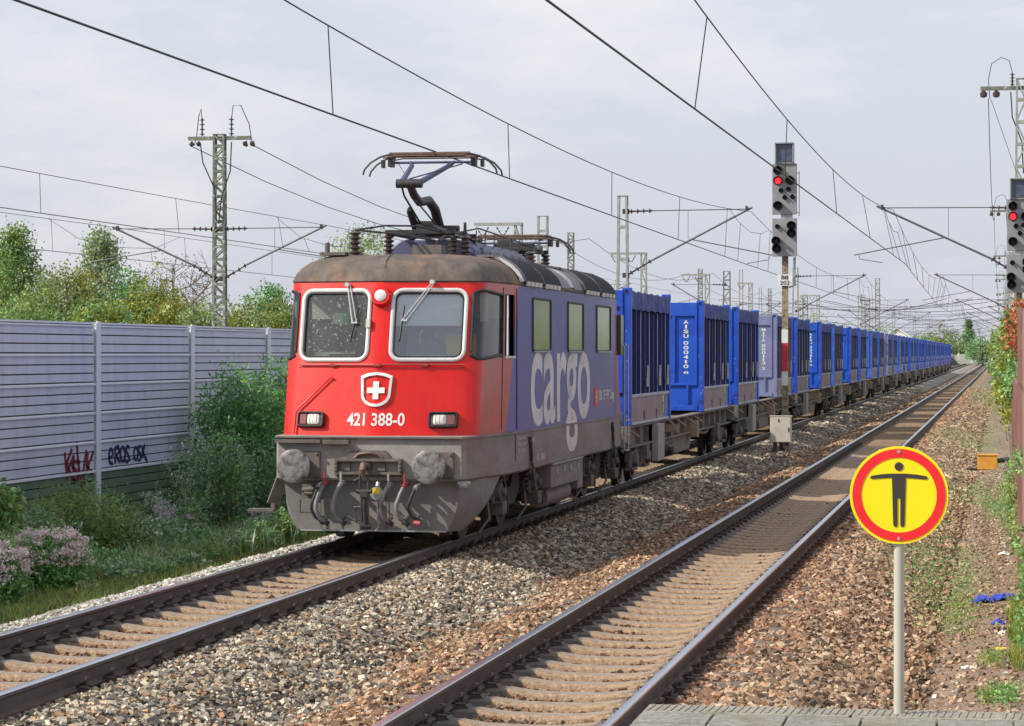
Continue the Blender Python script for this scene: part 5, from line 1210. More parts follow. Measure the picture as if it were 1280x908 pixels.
cb = empty('track_cabinet', (-5.64, 70.15, 0)); tag(cb, 'beige metal cabinet at the foot of the signal between the tracks', 'cabinet')
mb = MB(); mb.box(-.27, .27, -.15, .16, .16, .84); mb.build('cabinet_body', 'cabinet', cb, bevel=.012)
mb = MB(); mb.box(-.255, .255, -.165, -.151, .18, .82); d_ = mb.build('cabinet_door', 'cabinet', cb, bevel=.005)
mb = MB(); mb.box(-.06, -.03, -.178, -.166, .70, .77); mb.box(.20, .22, -.18, -.166, .45, .55); mb.build('cabinet_lock', 'signal_black', d_)
mb = MB(); mb.box(-.29, .29, -.17, .18, .84, .857); mb.build('cabinet_lid', 'cabinet', cb); mb = MB(); mb.box(-.2, -.1, -.1, .12, -.5, .16); mb.box(.12, .22, -.1, .12, -.5, .16); mb.tube([(0, 0, -.5), (.03, .02, -.1), (0, 0, .16)], .05, 8); mb.build('cabinet_base', 'dark_metal', cb)
# ------------------------------------------------------------------ noise barrier on the left
WX = -14.0; CT = .456
wall = empty('noise_barrier', (WX, 0, 0)); tag(wall, 'long grey metal noise barrier with green foot panels along the left verge', 'noise barrier')
def bay(y0, y1):
    mb = MB(); z = .655
    def strip(za, zb, xa, xb, m): mb.add([(xa, y0, za), (xa, y1, za), (xb, y1, zb), (xb, y0, zb)], [(0, 1, 2, 3)], m)
    def cassette(z0, h, m, ledge=True):
        g = .02; n = 3; hh = (h-(.04 if ledge else 0))/n; zz = z0
        for k in range(n):
            strip(zz, zz+g, .0, .0, 2); strip(zz+g, zz+hh, .022, .022, m); strip(zz+g, zz+g, .0, .022, m); strip(zz+hh, zz+hh, .022, .0, m); zz += hh
        if ledge:
            strip(zz, zz, .0, .05, 1); strip(zz, zz+.022, .05, .05, 1); strip(zz+.022, zz+.04, .05, .0, 1)
    for k in range(5): cassette(z+k*CT, CT, 0)
    strip(.615, .615, 0, .05, 1); strip(.615, .648, .05, .05, 1); strip(.648, .655, .05, 0, 1)
    for k in range(3): cassette(.615-.42*(k+1), .42, 3, False)
    mb.add([(-.11, y0, -.8), (-.11, y1, -.8), (-.11, y1, 2.94), (-.11, y0, 2.94)], [(0, 1, 2, 3)], 0)
    mb.box(-.12, .055, y0, y1, 2.936, 2.965, 1)
    return mb.build('wall_panel', ['wall_panel', 'wall_ledge', 'dark_gap', 'wall_green'], wall)
ys = [40.35+5*k for k in range(-6, 12)]
for a, b in zip(ys[:-1], ys[1:]): bay(a+.09, b-.09)
for y in ys:
    mb = MB(); mb.box(-.14, -.12, y-.09, y+.09, -.8, 2.97); mb.box(.055, .075, y-.085, y+.085, -.8, 2.985); mb.box(-.12, .055, y-.01, y+.01, -.8, 2.97)
    mb.build('wall_post', 'wall_post', wall)
bay(ys[-1]+.09, 900)
fw = empty('noise_barrier', (0, 0, 0)); tag(fw, 'pale far wall closing the view where the tracks bend at the horizon', 'noise barrier')
for k in range(14):
    a = Vector((-14+k*3.4, 700-k*9, 0)); b = Vector((-14+(k+1)*3.4, 700-(k+1)*9, 0)); mb = MB(); mb.bar(a+Vector((0, 0, 1.0)), b+Vector((0, 0, 1.0)), .15, 2.6); mb.build('wall_panel', 'mast_steel', fw)
    mb = MB(); mb.bar(a+Vector((0, 0, -.8)), a+Vector((0, 0, 2.9)), .3, .3); mb.build('wall_post', 'wall_post', fw)
# graffiti strokes, laid on the panels
def wallpt(u, v, x=WX+.03):
    c = (u-640)/3360; y = (-.98386*x - c*.17898*x)/(.17898-c*.98386); Z = -.17898*x+.98386*y
    return Vector((x, y, 2.48-(v-442)*Z/3360))
def strokes(name, lines, w, m, parent):
    mb = MB()
    for ln in lines:
        for a, b in zip(ln[:-1], ln[1:]):
            A, B = wallpt(*a), wallpt(*b); mb.bar(A, B, w, .012, 0, up=(1, 0, 0))
    o = mb.build(name, m, parent, split=False); o.matrix_parent_inverse = Matrix.Translation((-WX, 0, 0)); return o
def arc(cx, cy, rx, ry, a0, a1, n=9): return [(cx+rx*math.cos(R(a0+(a1-a0)*k/n)), cy+ry*math.sin(R(a0+(a1-a0)*k/n))) for k in range(n+1)]
strokes('graffiti', [[(136, 573), (141, 570), (141, 563), (138, 561), (136, 568), (137, 578), (141, 580)], [(144, 580), (144, 560), (148, 558), (149, 565), (145, 570), (150, 578)], arc(153.5, 568, 3, 9, 0, 360, 12), [(162, 560), (159, 558), (157, 563), (160, 568), (162, 574), (159, 578), (156, 575)], [(163, 574), (163, 576)], [(166, 573), (166, 575)],
         arc(170, 567, 2.6, 8, 0, 360, 12), [(176, 558), (173, 559), (173, 565), (176, 568), (176, 574), (173, 576)], [(178, 557), (178, 573)], [(181, 556), (179, 566), (184, 577)]], .05, 'graffiti_blue', wall)
strokes('graffiti', [[(81, 566), (84, 600)], [(90, 562), (83, 580), (93, 602)], [(100, 578), (92, 577), (90, 584), (98, 590), (97, 600), (90, 601)], [(96, 553), (98, 580), (103, 610)], [(108, 563), (104, 590), (107, 606)], [(110, 566), (108, 583), (116, 592)], [(117, 565), (111, 580), (106, 598)], [(84, 590), (92, 570), (92, 590)]], .055, 'graffiti_red', wall)
# ------------------------------------------------------------------ wooden fence on the right
fe = empty('wooden_fence', (0, 0, 0)); tag(fe, 'tall brown wooden board fence along the right edge of the path', 'fence')
y = 23.0; k = 0
while y < 37.0 and k < 96:
    mb = MB(); h = 3.05+random.uniform(-.03, .03); w = .155; mb.poly([(.285, y, -.75), (.285, y+w, -.75), (.285, y+w, h-.05), (.285, y+w*.8, h), (.285, y+w*.2, h), (.285, y, h-.05)], (.028, 0, 0)); mb.build('board', 'fence_wood', fe); y += .165; k += 1
mb = MB(); mb.box(.315, .37, 23, 62, .0, .1); mb.box(.315, .37, 23, 37, 2.4, 2.5); mb.box(.315, .37, 37, 62, 1.4, 1.5); mb.build('fence_rail', 'fence_wood', fe)
for y in (37.05, 44, 51, 58):
    mb = MB(); mb.box(.22, .34, y, y+.12, -.75, 3.1 if y < 38 else 2.0); mb.build('fence_post', 'fence_wood', fe)
mb = MB(); y = 37.3
while y < 62:
    h = 1.95+random.uniform(-.05, .04); mb.poly([(.262, y, -.75), (.262, y+.15, -.75), (.262, y+.15, h-.08), (.262, y+.075, h), (.262, y, h-.08)], (.028, 0, 0)); y += .172
o = mb.build('board', 'fence_wood', fe, split=False); o['kind'] = 'stuff'; o['label'] = 'lower pointed boards of the far part of the fence'
# ------------------------------------------------------------------ warning sign on the platform end
sg = empty('warning_sign', (-.478, 12.93, .76)); tag(sg, 'round yellow and red sign with a black outstretched figure, on a grey pole', 'sign')
mb = MB(); mb.tube([(0, .03, -.02), (0, .03, 1.24)], .0255, 20); mb.build('pole', 'pole_grey', sg, smooth=True)
zc = 1.045; r = .233
def dsc(name, m, r_, y, th, r_in=None, par=sg):
    mb = MB(); n = 64
    o_ = [(r_*math.cos(2*math.pi*k/n), y, zc+r_*math.sin(2*math.pi*k/n)) for k in range(n)]
    if r_in is None: mb.poly(o_, (0, th, 0))
    else:
        i_ = [(r_in*math.cos(2*math.pi*k/n), y, zc+r_in*math.sin(2*math.pi*k/n)) for k in range(n)]; b1 = [(a, y+th, c) for a, b, c in o_]; b2 = [(a, y+th, c) for a, b, c in i_]
        mb.loft([b1, o_, i_, b2], 0)
    return mb.build(name, m, par)
pn = dsc('sign_panel', 'sign_yellow', r, -.004, .004); dsc('sign_ring', 'sign_red', r*.945, -.007, .003, r*.765, pn)
mb = MB(); n = 20; q = r/.345   # figure in units of the panel
def F(pts): mb.poly([(x*r, -.0075, zc+z*r) for x, z in pts], (0, .0035, 0))
F([(-.0+.088*math.cos(2*math.pi*k/n), .585+.088*math.sin(2*math.pi*k/n)) for k in range(n)])
def rb_(p, q_): return p
F([(-.555, .39), (-.575, .375), (-.58, .355), (-.57, .335), (-.55, .325), (-.14, .355), (-.14, .44), (-.35, .425)])
F([(.555, .39), (.575, .375), (.58, .355), (.57, .335), (.55, .325), (.14, .355), (.14, .44), (.35, .425)])
F([(-.14, .44), (-.14, .30), (-.115, -.60), (-.10, -.64), (-.07, -.655), (-.04, -.64), (-.028, -.60), (-.028, -.08), (-.0, -.05), (.028, -.08), (.028, -.60), (.04, -.64), (.07, -.655), (.10, -.64), (.115, -.60), (.14, .30), (.14, .44)])
mb.build('sign_figure', 'sign_black', pn)
mb = MB(); mb.cyl((-.0, -.012, zc+.207), (0, -.004, zc+.207), .008, n=8); mb.cyl((-.0, -.012, zc-.207), (0, -.004, zc-.207), .008, n=8); mb.build('bolt', 'galv', pn)
mb = MB(); mb.box(-.03, .03, 0.0, .04, zc+.1, zc+.14); mb.box(-.03, .03, .0, .04, zc-.14, zc-.1); mb.build('clamp', 'galv', sg)
# ------------------------------------------------------------------ small things on the ground at the right
def crumple(name, x, y, z, sx, sy, sz, m, seed=0, n=10):
    rr = random.Random(seed); mb = MB(); v = []
    for j in range(n+1):
        for i in range(n+1):
            a, b = i/n-.5, j/n-.5; v.append((x+a*sx*(1+.2*rr.uniform(-1, 1)), y+b*sy*(1+.2*rr.uniform(-1, 1)), z+sz*(.5+.5*math.sin(a*9+seed)*math.cos(b*8))*max(0, 1-(a*a+b*b)*3.2)+rr.uniform(0, sz*.35)))
    mb.add(v, [(j*(n+1)+i, j*(n+1)+i+1, (j+1)*(n+1)+i+1, (j+1)*(n+1)+i) for j in range(n) for i in range(n)]); return mb.build(name, m, smooth=False)
def gz(x): return float(np.interp(x, [-.75, -.55, -.3, 0, .28], [-.595, -.55, -.525, -.505, -.488]))
for (nm, x, y, sx, sy, sz, m, lb, ct) in [('plastic_bag', -.19, 32.9, .24, .45, .10, 'blue_plastic', 'larger crumpled blue plastic bag on the path, left half of the pair', 'bag'), ('plastic_bag', .06, 33.1, .28, .45, .09, 'blue_plastic', 'larger crumpled blue plastic bag on the path, right half of the pair', 'bag'),
        ('plastic_bag', -.02, 30.1, .17, .2, .06, 'blue_plastic', 'small blue plastic scrap nearer than the two bags', 'bag'), ('paper_scrap', -.30, 26.0, .14, .2, .03, 'paper', 'white paper scrap lying on the path beside the weeds', 'litter'), ('paper_scrap', .02, 29.0, .10, .16, .05, 'paper', 'small white paper ball below the blue scrap', 'litter'),
        ('paper_scrap', .05, 40.5, .16, .3, .05, 'paper', 'white paper scrap at the foot of the fence far up the path', 'litter'), ('leaflet', .02, 27.6, .15, .22, .015, 'yellow_plain', 'yellow leaflet lying on the path', 'litter'), ('brick_piece', .0, 23.6, .17, .12, .05, 'orange_brick', 'orange brick fragment by the platform end', 'brick'), ('paper_scrap', .03, 24.2, .10, .10, .03, 'paper', 'white scrap behind the orange brick fragment', 'litter')]:
    if m not in MATS: mat('orange_brick', (.50, .16, .05), (.6, .22, .08), 9, .8)
    tag(crumple(nm, x, y, gz(x), sx, sy, sz, m, int(y*3)), lb, ct)
bxo = empty('marker_box', (-.34, 70.5, 0)); tag(bxo, 'small orange box on the ballast beside the path, a cable leading to the rail', 'box')
mb = MB(); mb.box(-.25, .25, -.14, .14, -.52, -.16); mb.build('box_body', 'orange_plastic', bxo, bevel=.02); mb = MB(); mb.box(-.27, .27, -.16, .16, -.16, -.12); mb.build('box_lid', 'orange_plastic', bxo, bevel=.01); mb = MB(); mb.tube([(.25, 0, -.3), (.5, 0, -.25), (.75, -.1, -.42), (.95, 0, -.46)], [.06, .07, .05, .04], 8); mb.build('cable_sleeve', 'dark_metal', bxo, smooth=True)
ac = empty('rail_sensor', (-2.62, 71, 0)); tag(ac, 'white flat sensor plate bolted across the right rail of the empty track', 'sensor')
mb = MB(); mb.box(-.52, -.06, -.12, .12, -.10, -.04); mb.box(.10, .50, -.12, .12, -.10, -.04); mb.build('sensor_plate', 'white_paint', ac, bevel=.01); mb = MB(); mb.box(-.45, .45, -.05, .05, -.19, -.10); mb.build('sensor_bracket', 'galv', ac)
mb = MB(); mb.tube([(-2.2, 71, -.17), (-1.8, 70.6, -.24), (-1.3, 69.5, -.33), (-.9, 69.2, -.46), (-.62, 70.2, -.5)], .028, 6); tag(mb.build('signal_cable', 'rubber', smooth=True), 'black cable crossing the ballast from the white sensor plate to the orange box', 'cable')
mb = MB(); mb.tube([(-6.9, 62, -.16), (-6.5, 62.5, -.2), (-6.2, 65, -.26), (-5.9, 68, -.36), (-5.65, 69.9, -.4)], .022, 6); tag(mb.build('signal_cable', 'rubber', smooth=True), 'thin cable from the rail under the train to the beige cabinet', 'cable')
# ------------------------------------------------------------------ vegetation
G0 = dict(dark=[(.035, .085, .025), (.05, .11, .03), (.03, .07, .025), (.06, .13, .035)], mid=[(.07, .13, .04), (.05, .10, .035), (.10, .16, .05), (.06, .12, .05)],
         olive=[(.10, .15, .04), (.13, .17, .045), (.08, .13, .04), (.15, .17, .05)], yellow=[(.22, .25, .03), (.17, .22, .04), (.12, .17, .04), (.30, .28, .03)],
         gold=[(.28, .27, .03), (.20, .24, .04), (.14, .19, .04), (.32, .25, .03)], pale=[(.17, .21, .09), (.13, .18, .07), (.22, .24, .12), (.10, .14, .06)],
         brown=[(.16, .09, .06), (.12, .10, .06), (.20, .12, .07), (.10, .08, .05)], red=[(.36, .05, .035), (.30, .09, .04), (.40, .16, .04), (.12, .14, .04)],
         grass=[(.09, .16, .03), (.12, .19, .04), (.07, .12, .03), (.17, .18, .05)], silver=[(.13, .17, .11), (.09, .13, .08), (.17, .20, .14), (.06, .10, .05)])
G = {k: [tuple(min(.6, c*(3.5 if k in ('dark', 'mid', 'silver') else 2.3 if k in ('dark', 'mid', 'silver', 'grass', 'pale', 'olive') else 1.35)) for c in q) for q in v] for k, v in G0.items()}  # dark, mid, silver lifted in colour to brighten the verge's shaded plants
def pcol(key, n, var=.25):
    p = np.array(G[key]); return p[RN.integers(0, len(p), n)]*RN.uniform(1-var, 1+var, (n, 1))
def blobpts(c, rad, nclump, per, spread, fill=.55, flat=0, rng=RN):
    """clumped points through an uneven ellipsoid"""
    d = rng.normal(size=(nclump, 3)); d /= np.linalg.norm(d, axis=1)[:, None]; rr = fill+(1.08-fill)*rng.random(nclump)**.6
    cc = np.array(c)+d*np.array(rad)*rr[:, None]*rng.uniform(.82, 1.12, (nclump, 1))
    P = np.repeat(cc, per, 0)+rng.normal(size=(nclump*per, 3))*spread*np.repeat(rng.uniform(.5, 1.3, nclump), per)[:, None]
    return P, cc
TREE_K = .9
def tree(name, base, h, r, key, key2=None, n=9000, leaf=.14, shape='round', label='', cat='tree', group=None, bare=.0, trunk=.16):
    t = empty(name, base); tag(t, label, cat, group); x0 = 0
    mb = MB(); mb.tube([(0, 0, 0), (.05, .0, h*.3), (-.04, .05, h*.62), (0, 0, h*.93)], [trunk, trunk*.75, trunk*.42, trunk*.1], 9); mb.build('trunk', 'bark', t, smooth=True)
    nl = 16 if shape != 'bare' else 26; tips = []; lb = MB()
    for i in range(nl):
        a = random.uniform(0, 2*math.pi); z0 = h*random.uniform(.22, .80); f = (z0/h)
        rr = r*(1.15-f)*1.1 if shape == 'tall' else r*math.sqrt(max(.1, 1-(2*f-1)**2))*1.0
        e = Vector((math.cos(a)*rr*.9, math.sin(a)*rr*.9, z0+h*random.uniform(.06, .2))); m_ = Vector((math.cos(a)*rr*.4, math.sin(a)*rr*.4, z0+h*.03))
        lb.tube([(0, 0, z0), m_, e], [trunk*.4*(1.1-f), trunk*.22, .012], 6); tips.append(e)
        for j in range(3 if shape != 'bare' else 7):
            s = m_.lerp(e, random.random()); q = s+Vector((random.uniform(-1, 1), random.uniform(-1, 1), random.uniform(.1, 1)))*r*.3; lb.tube([s, q], [.022, .008], 4)
            if shape == 'bare':
                for _ in range(3): s2 = s.lerp(q, random.random()); lb.tube([s2, s2+Vector((random.uniform(-1, 1), random.uniform(-1, 1), random.uniform(-.3, 1)))*r*.16], [.012, .006], 4)
    lb.build('limbs', 'bark', t, smooth=True)
    per = 22; nc = n//per
    if shape == 'tall':
        zz = RN.random(nc)**.8; rad = r*1.15*(1.0-zz)**.75*RN.uniform(.35, 1.1, nc); an = RN.uniform(0, 2*np.pi, nc)
        cc = np.stack([rad*np.cos(an), rad*np.sin(an), h*(.12+.90*zz)], 1)
    else:
        _, cc = blobpts((0, 0, h*.58), (r, r, h*.44), nc, 1, .01, .35)
        cc[:, :2] *= (1+.25*np.sin(np.arctan2(cc[:, 1], cc[:, 0])*3+base[0]))[:, None]
    P = np.repeat(cc, per, 0)+RN.normal(size=(nc*per, 3))*np.array([1, 1, .8])*r*.13
    shade = np.repeat(RN.uniform(.65, 1.3, nc), per)[:, None]
    c = pcol(key, len(P)); 
    if key2: k = np.repeat(RN.random(nc) < .4, per); c[k] = pcol(key2, int(k.sum()))
    V, F_, C_ = leaf_arrays(P, RN.uniform(.6, 1.2, len(P))*leaf, c*shade*TREE_K, .65, .1)
    npmesh('crown', V, F_, 'leaf', C_, t); return t
def px(u, x, z=None):
    c = (u-640)/3360; y = (-.98386*x - c*.17898*x)/(.17898-c*.98386); return y
def at_depth(u, Z):
    X = (u-640)/3360*Z; return (.98386*X-.17898*Z, .17898*X+.98386*Z)
BT = [(18, 296, 104, 1.9, 'olive', 'mid', 'tall', 'tall green tree at the left edge behind the barrier'), (-14, 318, 112, 1.8, 'mid', 'olive', 'round', 'green tree cut by the left edge behind the barrier'), (62, 352, 100, 1.5, 'olive', 'pale', 'round', 'pale green small tree between the tall left tree and the golden one'), (88, 338, 106, 1.7, 'gold', 'yellow', 'round', 'golden yellow autumn tree behind the barrier'),
      (126, 300, 110, 1.75, 'pale', 'silver', 'tall', 'tall pale pointed birch above the golden tree'), (160, 350, 104, 1.4, 'dark', 'silver', 'round', 'dark green bushy tree right of the birch'), (216, 320, 128, 2.2, 'brown', 'brown', 'bare', 'half bare brown tree behind the barrier left of the lattice mast'), (188, 352, 98, 1.2, 'yellow', 'olive', 'round', 'yellow-green tree in front of the half bare tree'),
      (212, 372, 96, 1.3, 'gold', 'olive', 'round', 'low golden bush tree left of the lattice mast'), (247, 384, 94, 1.1, 'pale', 'olive', 'round', 'low pale green bush right behind the lattice mast'), (338, 362, 110, 1.2, 'mid', 'dark', 'round', 'small dark green tree between lattice mast and locomotive'),
      (300, 388, 98, 1.4, 'yellow', 'pale', 'round', 'low yellow-green bush behind the barrier right of the lattice mast'), (355, 388, 100, 1.2, 'olive', 'yellow', 'round', 'low olive bush just left of the locomotive window'), (126, 380, 94, 1.5, 'yellow', 'mid', 'round', 'low yellow-green bush below the birch'), (30, 378, 92, 1.6, 'olive', 'mid', 'round', 'low olive bush in front of the tall left tree'),
      (452, 292, 125, 1.5, 'pale', 'olive', 'round', 'pale green treetop seen over the cab roof'), (430, 315, 128, 1.5, 'olive', 'pale', 'round', 'lower olive treetop seen over the left end of the cab roof')]
for u, v, Z, r, k1, k2, shp, lb in BT:
    x, y = at_depth(u, Z); h = 2.48+(442-v)*Z/3360+.8
    tree('autumn_tree' if k1 in ('gold', 'yellow', 'brown') else 'broadleaf_tree', (x, y, -.8), h, r*(1.0 if shp == 'round' else 1.15), k1, k2, 14000 if shp != 'bare' else 2600, .135 if shp != 'bare' else .11, shp, lb, 'tree', 'trees behind the noise barrier')
# trees on the right of the line, outside the view; the side windows of the locomotive mirror them
for i, (x, y, h, r, k1) in enumerate([(7, 96, 9, 3.2, 'olive'), (9, 108, 10, 3.6, 'yellow'), (8.5, 121, 9.5, 3.4, 'mid'), (11, 134, 11, 4, 'olive'), (12, 149, 10.5, 4, 'yellow'), (16, 168, 12, 5, 'olive')]):
    tree('broadleaf_tree', (x, y, -.8), h, r, k1, 'olive', 5200, .42, 'round', '%s of the trees on the right side of the line, beyond the fence' % ORD[i], 'tree', 'trees right of the line')
# far trees, mostly in paler leaf colours that stand in for haze
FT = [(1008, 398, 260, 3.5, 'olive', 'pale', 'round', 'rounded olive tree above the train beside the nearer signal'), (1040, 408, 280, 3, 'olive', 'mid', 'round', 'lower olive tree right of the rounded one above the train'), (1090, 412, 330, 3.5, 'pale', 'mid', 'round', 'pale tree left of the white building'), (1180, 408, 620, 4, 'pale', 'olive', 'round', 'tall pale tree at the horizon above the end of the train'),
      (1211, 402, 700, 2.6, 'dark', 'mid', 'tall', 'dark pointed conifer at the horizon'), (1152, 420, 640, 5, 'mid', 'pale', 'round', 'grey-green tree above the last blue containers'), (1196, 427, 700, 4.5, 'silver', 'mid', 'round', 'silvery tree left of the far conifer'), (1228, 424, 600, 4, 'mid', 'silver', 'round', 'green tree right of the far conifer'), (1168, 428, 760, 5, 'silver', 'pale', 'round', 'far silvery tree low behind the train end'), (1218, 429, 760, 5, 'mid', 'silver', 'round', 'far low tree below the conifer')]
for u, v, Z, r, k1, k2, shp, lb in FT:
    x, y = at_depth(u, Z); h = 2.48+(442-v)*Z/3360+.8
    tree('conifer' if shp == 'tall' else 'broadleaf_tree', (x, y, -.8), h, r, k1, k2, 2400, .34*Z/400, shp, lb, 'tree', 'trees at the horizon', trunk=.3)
# white building far away
x, y = at_depth(1121, 420); bd = empty('building', (x, y, -.8)); bd.scale = (.34, .6, .86); tag(bd, 'white gabled building rising behind the middle of the train', 'building')
mb = MB(); mb.poly([(-6.5, 0, 0), (6.5, 0, 0), (6.5, 0, 6.4), (0, 0, 8.2), (-6.5, 0, 6.4)], (0, 14, 0)); mb.build('wall', 'building_white', bd)
mb = MB(); mb.poly([(-7, -.4, 6.3), (0, -.4, 8.35), (7, -.4, 6.3), (7, -.4, 6.55), (0, -.4, 8.6), (-7, -.4, 6.55)], (0, 14.8, 0)); mb.build('roof', 'white_paint', bd)
for i in range(3): mb = MB(); mb.box(-4.5+i*3.6, -3.2+i*3.6, -.05, .0, 4.2, 5.6); mb.build('window', 'pane_dark', bd)
# shrubs of the left verge
def shrub(name, c, rad, key, n, leaf, label, key2=None, stems=10, cat='shrub', group='shrubs on the left verge', aspect=.45, up=.0, flowers=0, fcol=None, fill=.3):
    t = empty(name, (c[0], c[1], -.5)); tag(t, label, cat, group); leaf = leaf*1.25; n = int(n*.8)
    cz_ = c[2]+.5; per = 14; nc = max(8, n//per); P, cc = blobpts((0, 0, cz_), rad, nc, per, min(rad)*.16, fill); P = P[P[:, 2] > -.02]
    cc = cc[cc[:, 2] > .05]
    mb = MB()
    for i in range(stems):
        e = cc[i % len(cc)]; b = (random.uniform(-.4, .4)*rad[0], random.uniform(-.4, .4)*rad[1], -.1); mb.tube([b, ((b[0]+e[0])/2, (b[1]+e[1])/2, e[2]*.6), tuple(e)], [.014, .010, .004], 5)
    mb.build('stem', 'stem', t)
    c_ = pcol(key, len(P))*RN.uniform(.6, 1.4, (len(P), 1))
    if key2: k = RN.random(len(P)) < .35; c_[k] = pcol(key2, int(k.sum()))
    V, F_, C_ = leaf_arrays(P, RN.uniform(.6, 1.25, len(P))*leaf, c_, aspect, up); npmesh('foliage', V, F_, 'leaf', C_, t)
    if flowers:
        a = RN.uniform(0, 2*np.pi, flowers); e = np.arccos(RN.uniform(-.1, 1, flowers)); d = np.stack([np.sin(e)*np.cos(a), np.sin(e)*np.sin(a), np.cos(e)], 1)
        hc = np.array([0, 0, cz_])+d*np.array(rad)*RN.uniform(.85, 1.15, (flowers, 1)); hc = hc[hc[:, 2] > .1]
        Q = np.repeat(hc, 36, 0)+RN.normal(size=(len(hc)*36, 3))*np.array([.040, .040, .016])+np.array([0, 0, .05])
        fc = np.array(fcol or [(.88, .76, .74), (.72, .56, .56), (.92, .86, .82), (.58, .40, .42)]); c2 = fc[RN.integers(0, len(fc), len(Q))]*RN.uniform(.8, 1.15, (len(Q), 1))
        V, F_, C_ = leaf_arrays(Q, RN.uniform(.018, .036, len(Q)), c2, .9); npmesh('blossom', V, F_, 'petal', C_, t)
    return t
def vs(name, u, x, vtop, wpx, key, label, n=3000, leaf=.07, ry=.7, **k):
    y = px(u, x); Z = -.17898*x+.98386*y; top = 2.48-(vtop-442)*Z/3360; hw = wpx*Z/3360/2; zc_ = (top-.5)/2; shrub(name, (x, y, zc_), (hw, max(hw*ry, .35), (top+.5)/2), key, n, leaf, label, **k)
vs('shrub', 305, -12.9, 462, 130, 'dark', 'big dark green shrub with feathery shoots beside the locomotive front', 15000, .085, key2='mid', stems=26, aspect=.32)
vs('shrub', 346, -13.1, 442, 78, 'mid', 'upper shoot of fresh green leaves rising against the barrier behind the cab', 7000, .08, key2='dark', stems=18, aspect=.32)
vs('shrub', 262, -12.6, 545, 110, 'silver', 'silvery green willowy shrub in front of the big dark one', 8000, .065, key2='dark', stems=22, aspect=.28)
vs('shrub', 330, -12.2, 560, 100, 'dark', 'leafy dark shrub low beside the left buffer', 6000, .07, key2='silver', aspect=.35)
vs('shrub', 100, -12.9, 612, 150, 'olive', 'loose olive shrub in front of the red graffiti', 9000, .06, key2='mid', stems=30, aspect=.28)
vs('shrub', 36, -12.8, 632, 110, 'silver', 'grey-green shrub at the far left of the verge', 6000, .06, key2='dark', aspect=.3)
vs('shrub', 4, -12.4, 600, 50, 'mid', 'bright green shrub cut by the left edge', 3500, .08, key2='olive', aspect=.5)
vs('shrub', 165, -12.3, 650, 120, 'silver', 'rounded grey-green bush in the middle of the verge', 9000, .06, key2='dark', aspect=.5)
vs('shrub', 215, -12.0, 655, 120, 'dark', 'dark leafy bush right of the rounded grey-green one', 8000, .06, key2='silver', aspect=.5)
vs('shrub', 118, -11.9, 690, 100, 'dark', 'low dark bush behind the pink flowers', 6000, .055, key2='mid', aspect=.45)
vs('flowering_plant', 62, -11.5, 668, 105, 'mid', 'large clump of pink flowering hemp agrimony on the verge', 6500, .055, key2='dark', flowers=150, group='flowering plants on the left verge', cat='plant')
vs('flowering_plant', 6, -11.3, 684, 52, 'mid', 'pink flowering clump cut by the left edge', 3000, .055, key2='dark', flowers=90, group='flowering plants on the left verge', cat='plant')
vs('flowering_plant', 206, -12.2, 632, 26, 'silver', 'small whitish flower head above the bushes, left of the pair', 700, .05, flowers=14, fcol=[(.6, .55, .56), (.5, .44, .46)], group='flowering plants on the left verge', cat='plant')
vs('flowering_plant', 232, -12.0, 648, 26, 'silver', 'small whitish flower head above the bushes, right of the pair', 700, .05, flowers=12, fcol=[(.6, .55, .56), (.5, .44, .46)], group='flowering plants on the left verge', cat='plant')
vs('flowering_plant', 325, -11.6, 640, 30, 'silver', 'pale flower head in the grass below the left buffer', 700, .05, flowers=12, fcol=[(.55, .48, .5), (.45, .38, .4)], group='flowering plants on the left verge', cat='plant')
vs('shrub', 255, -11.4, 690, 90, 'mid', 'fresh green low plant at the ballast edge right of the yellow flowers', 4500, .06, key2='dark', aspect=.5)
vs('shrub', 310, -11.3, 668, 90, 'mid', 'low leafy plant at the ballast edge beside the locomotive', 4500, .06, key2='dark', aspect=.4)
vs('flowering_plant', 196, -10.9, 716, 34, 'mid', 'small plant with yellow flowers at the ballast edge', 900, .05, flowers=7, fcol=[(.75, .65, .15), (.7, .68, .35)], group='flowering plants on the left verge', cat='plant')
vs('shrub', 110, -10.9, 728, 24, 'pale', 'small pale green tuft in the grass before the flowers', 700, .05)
rs_ = random.Random(3)
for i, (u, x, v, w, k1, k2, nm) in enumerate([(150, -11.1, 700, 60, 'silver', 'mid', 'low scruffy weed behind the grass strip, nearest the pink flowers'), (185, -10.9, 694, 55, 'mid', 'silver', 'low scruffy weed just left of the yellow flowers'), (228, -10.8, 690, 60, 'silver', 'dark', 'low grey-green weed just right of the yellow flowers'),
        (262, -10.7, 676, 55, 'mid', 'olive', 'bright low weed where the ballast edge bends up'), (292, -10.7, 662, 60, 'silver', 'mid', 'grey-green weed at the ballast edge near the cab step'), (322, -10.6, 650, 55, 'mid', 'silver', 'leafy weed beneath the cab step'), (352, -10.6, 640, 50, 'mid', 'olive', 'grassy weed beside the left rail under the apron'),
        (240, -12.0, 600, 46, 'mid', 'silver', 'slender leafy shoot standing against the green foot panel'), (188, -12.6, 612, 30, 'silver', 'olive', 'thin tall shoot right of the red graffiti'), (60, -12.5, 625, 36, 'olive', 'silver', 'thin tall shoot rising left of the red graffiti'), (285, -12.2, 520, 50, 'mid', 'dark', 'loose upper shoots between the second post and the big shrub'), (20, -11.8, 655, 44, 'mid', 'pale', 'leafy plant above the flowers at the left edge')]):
    vs('weed_plant', u, x, v, w, k1, nm, 1500, .055, key2=k2, cat='plant', group='scruffy plants on the left verge', aspect=.3 if i % 2 else .5, up=.3, fill=.1, stems=16)
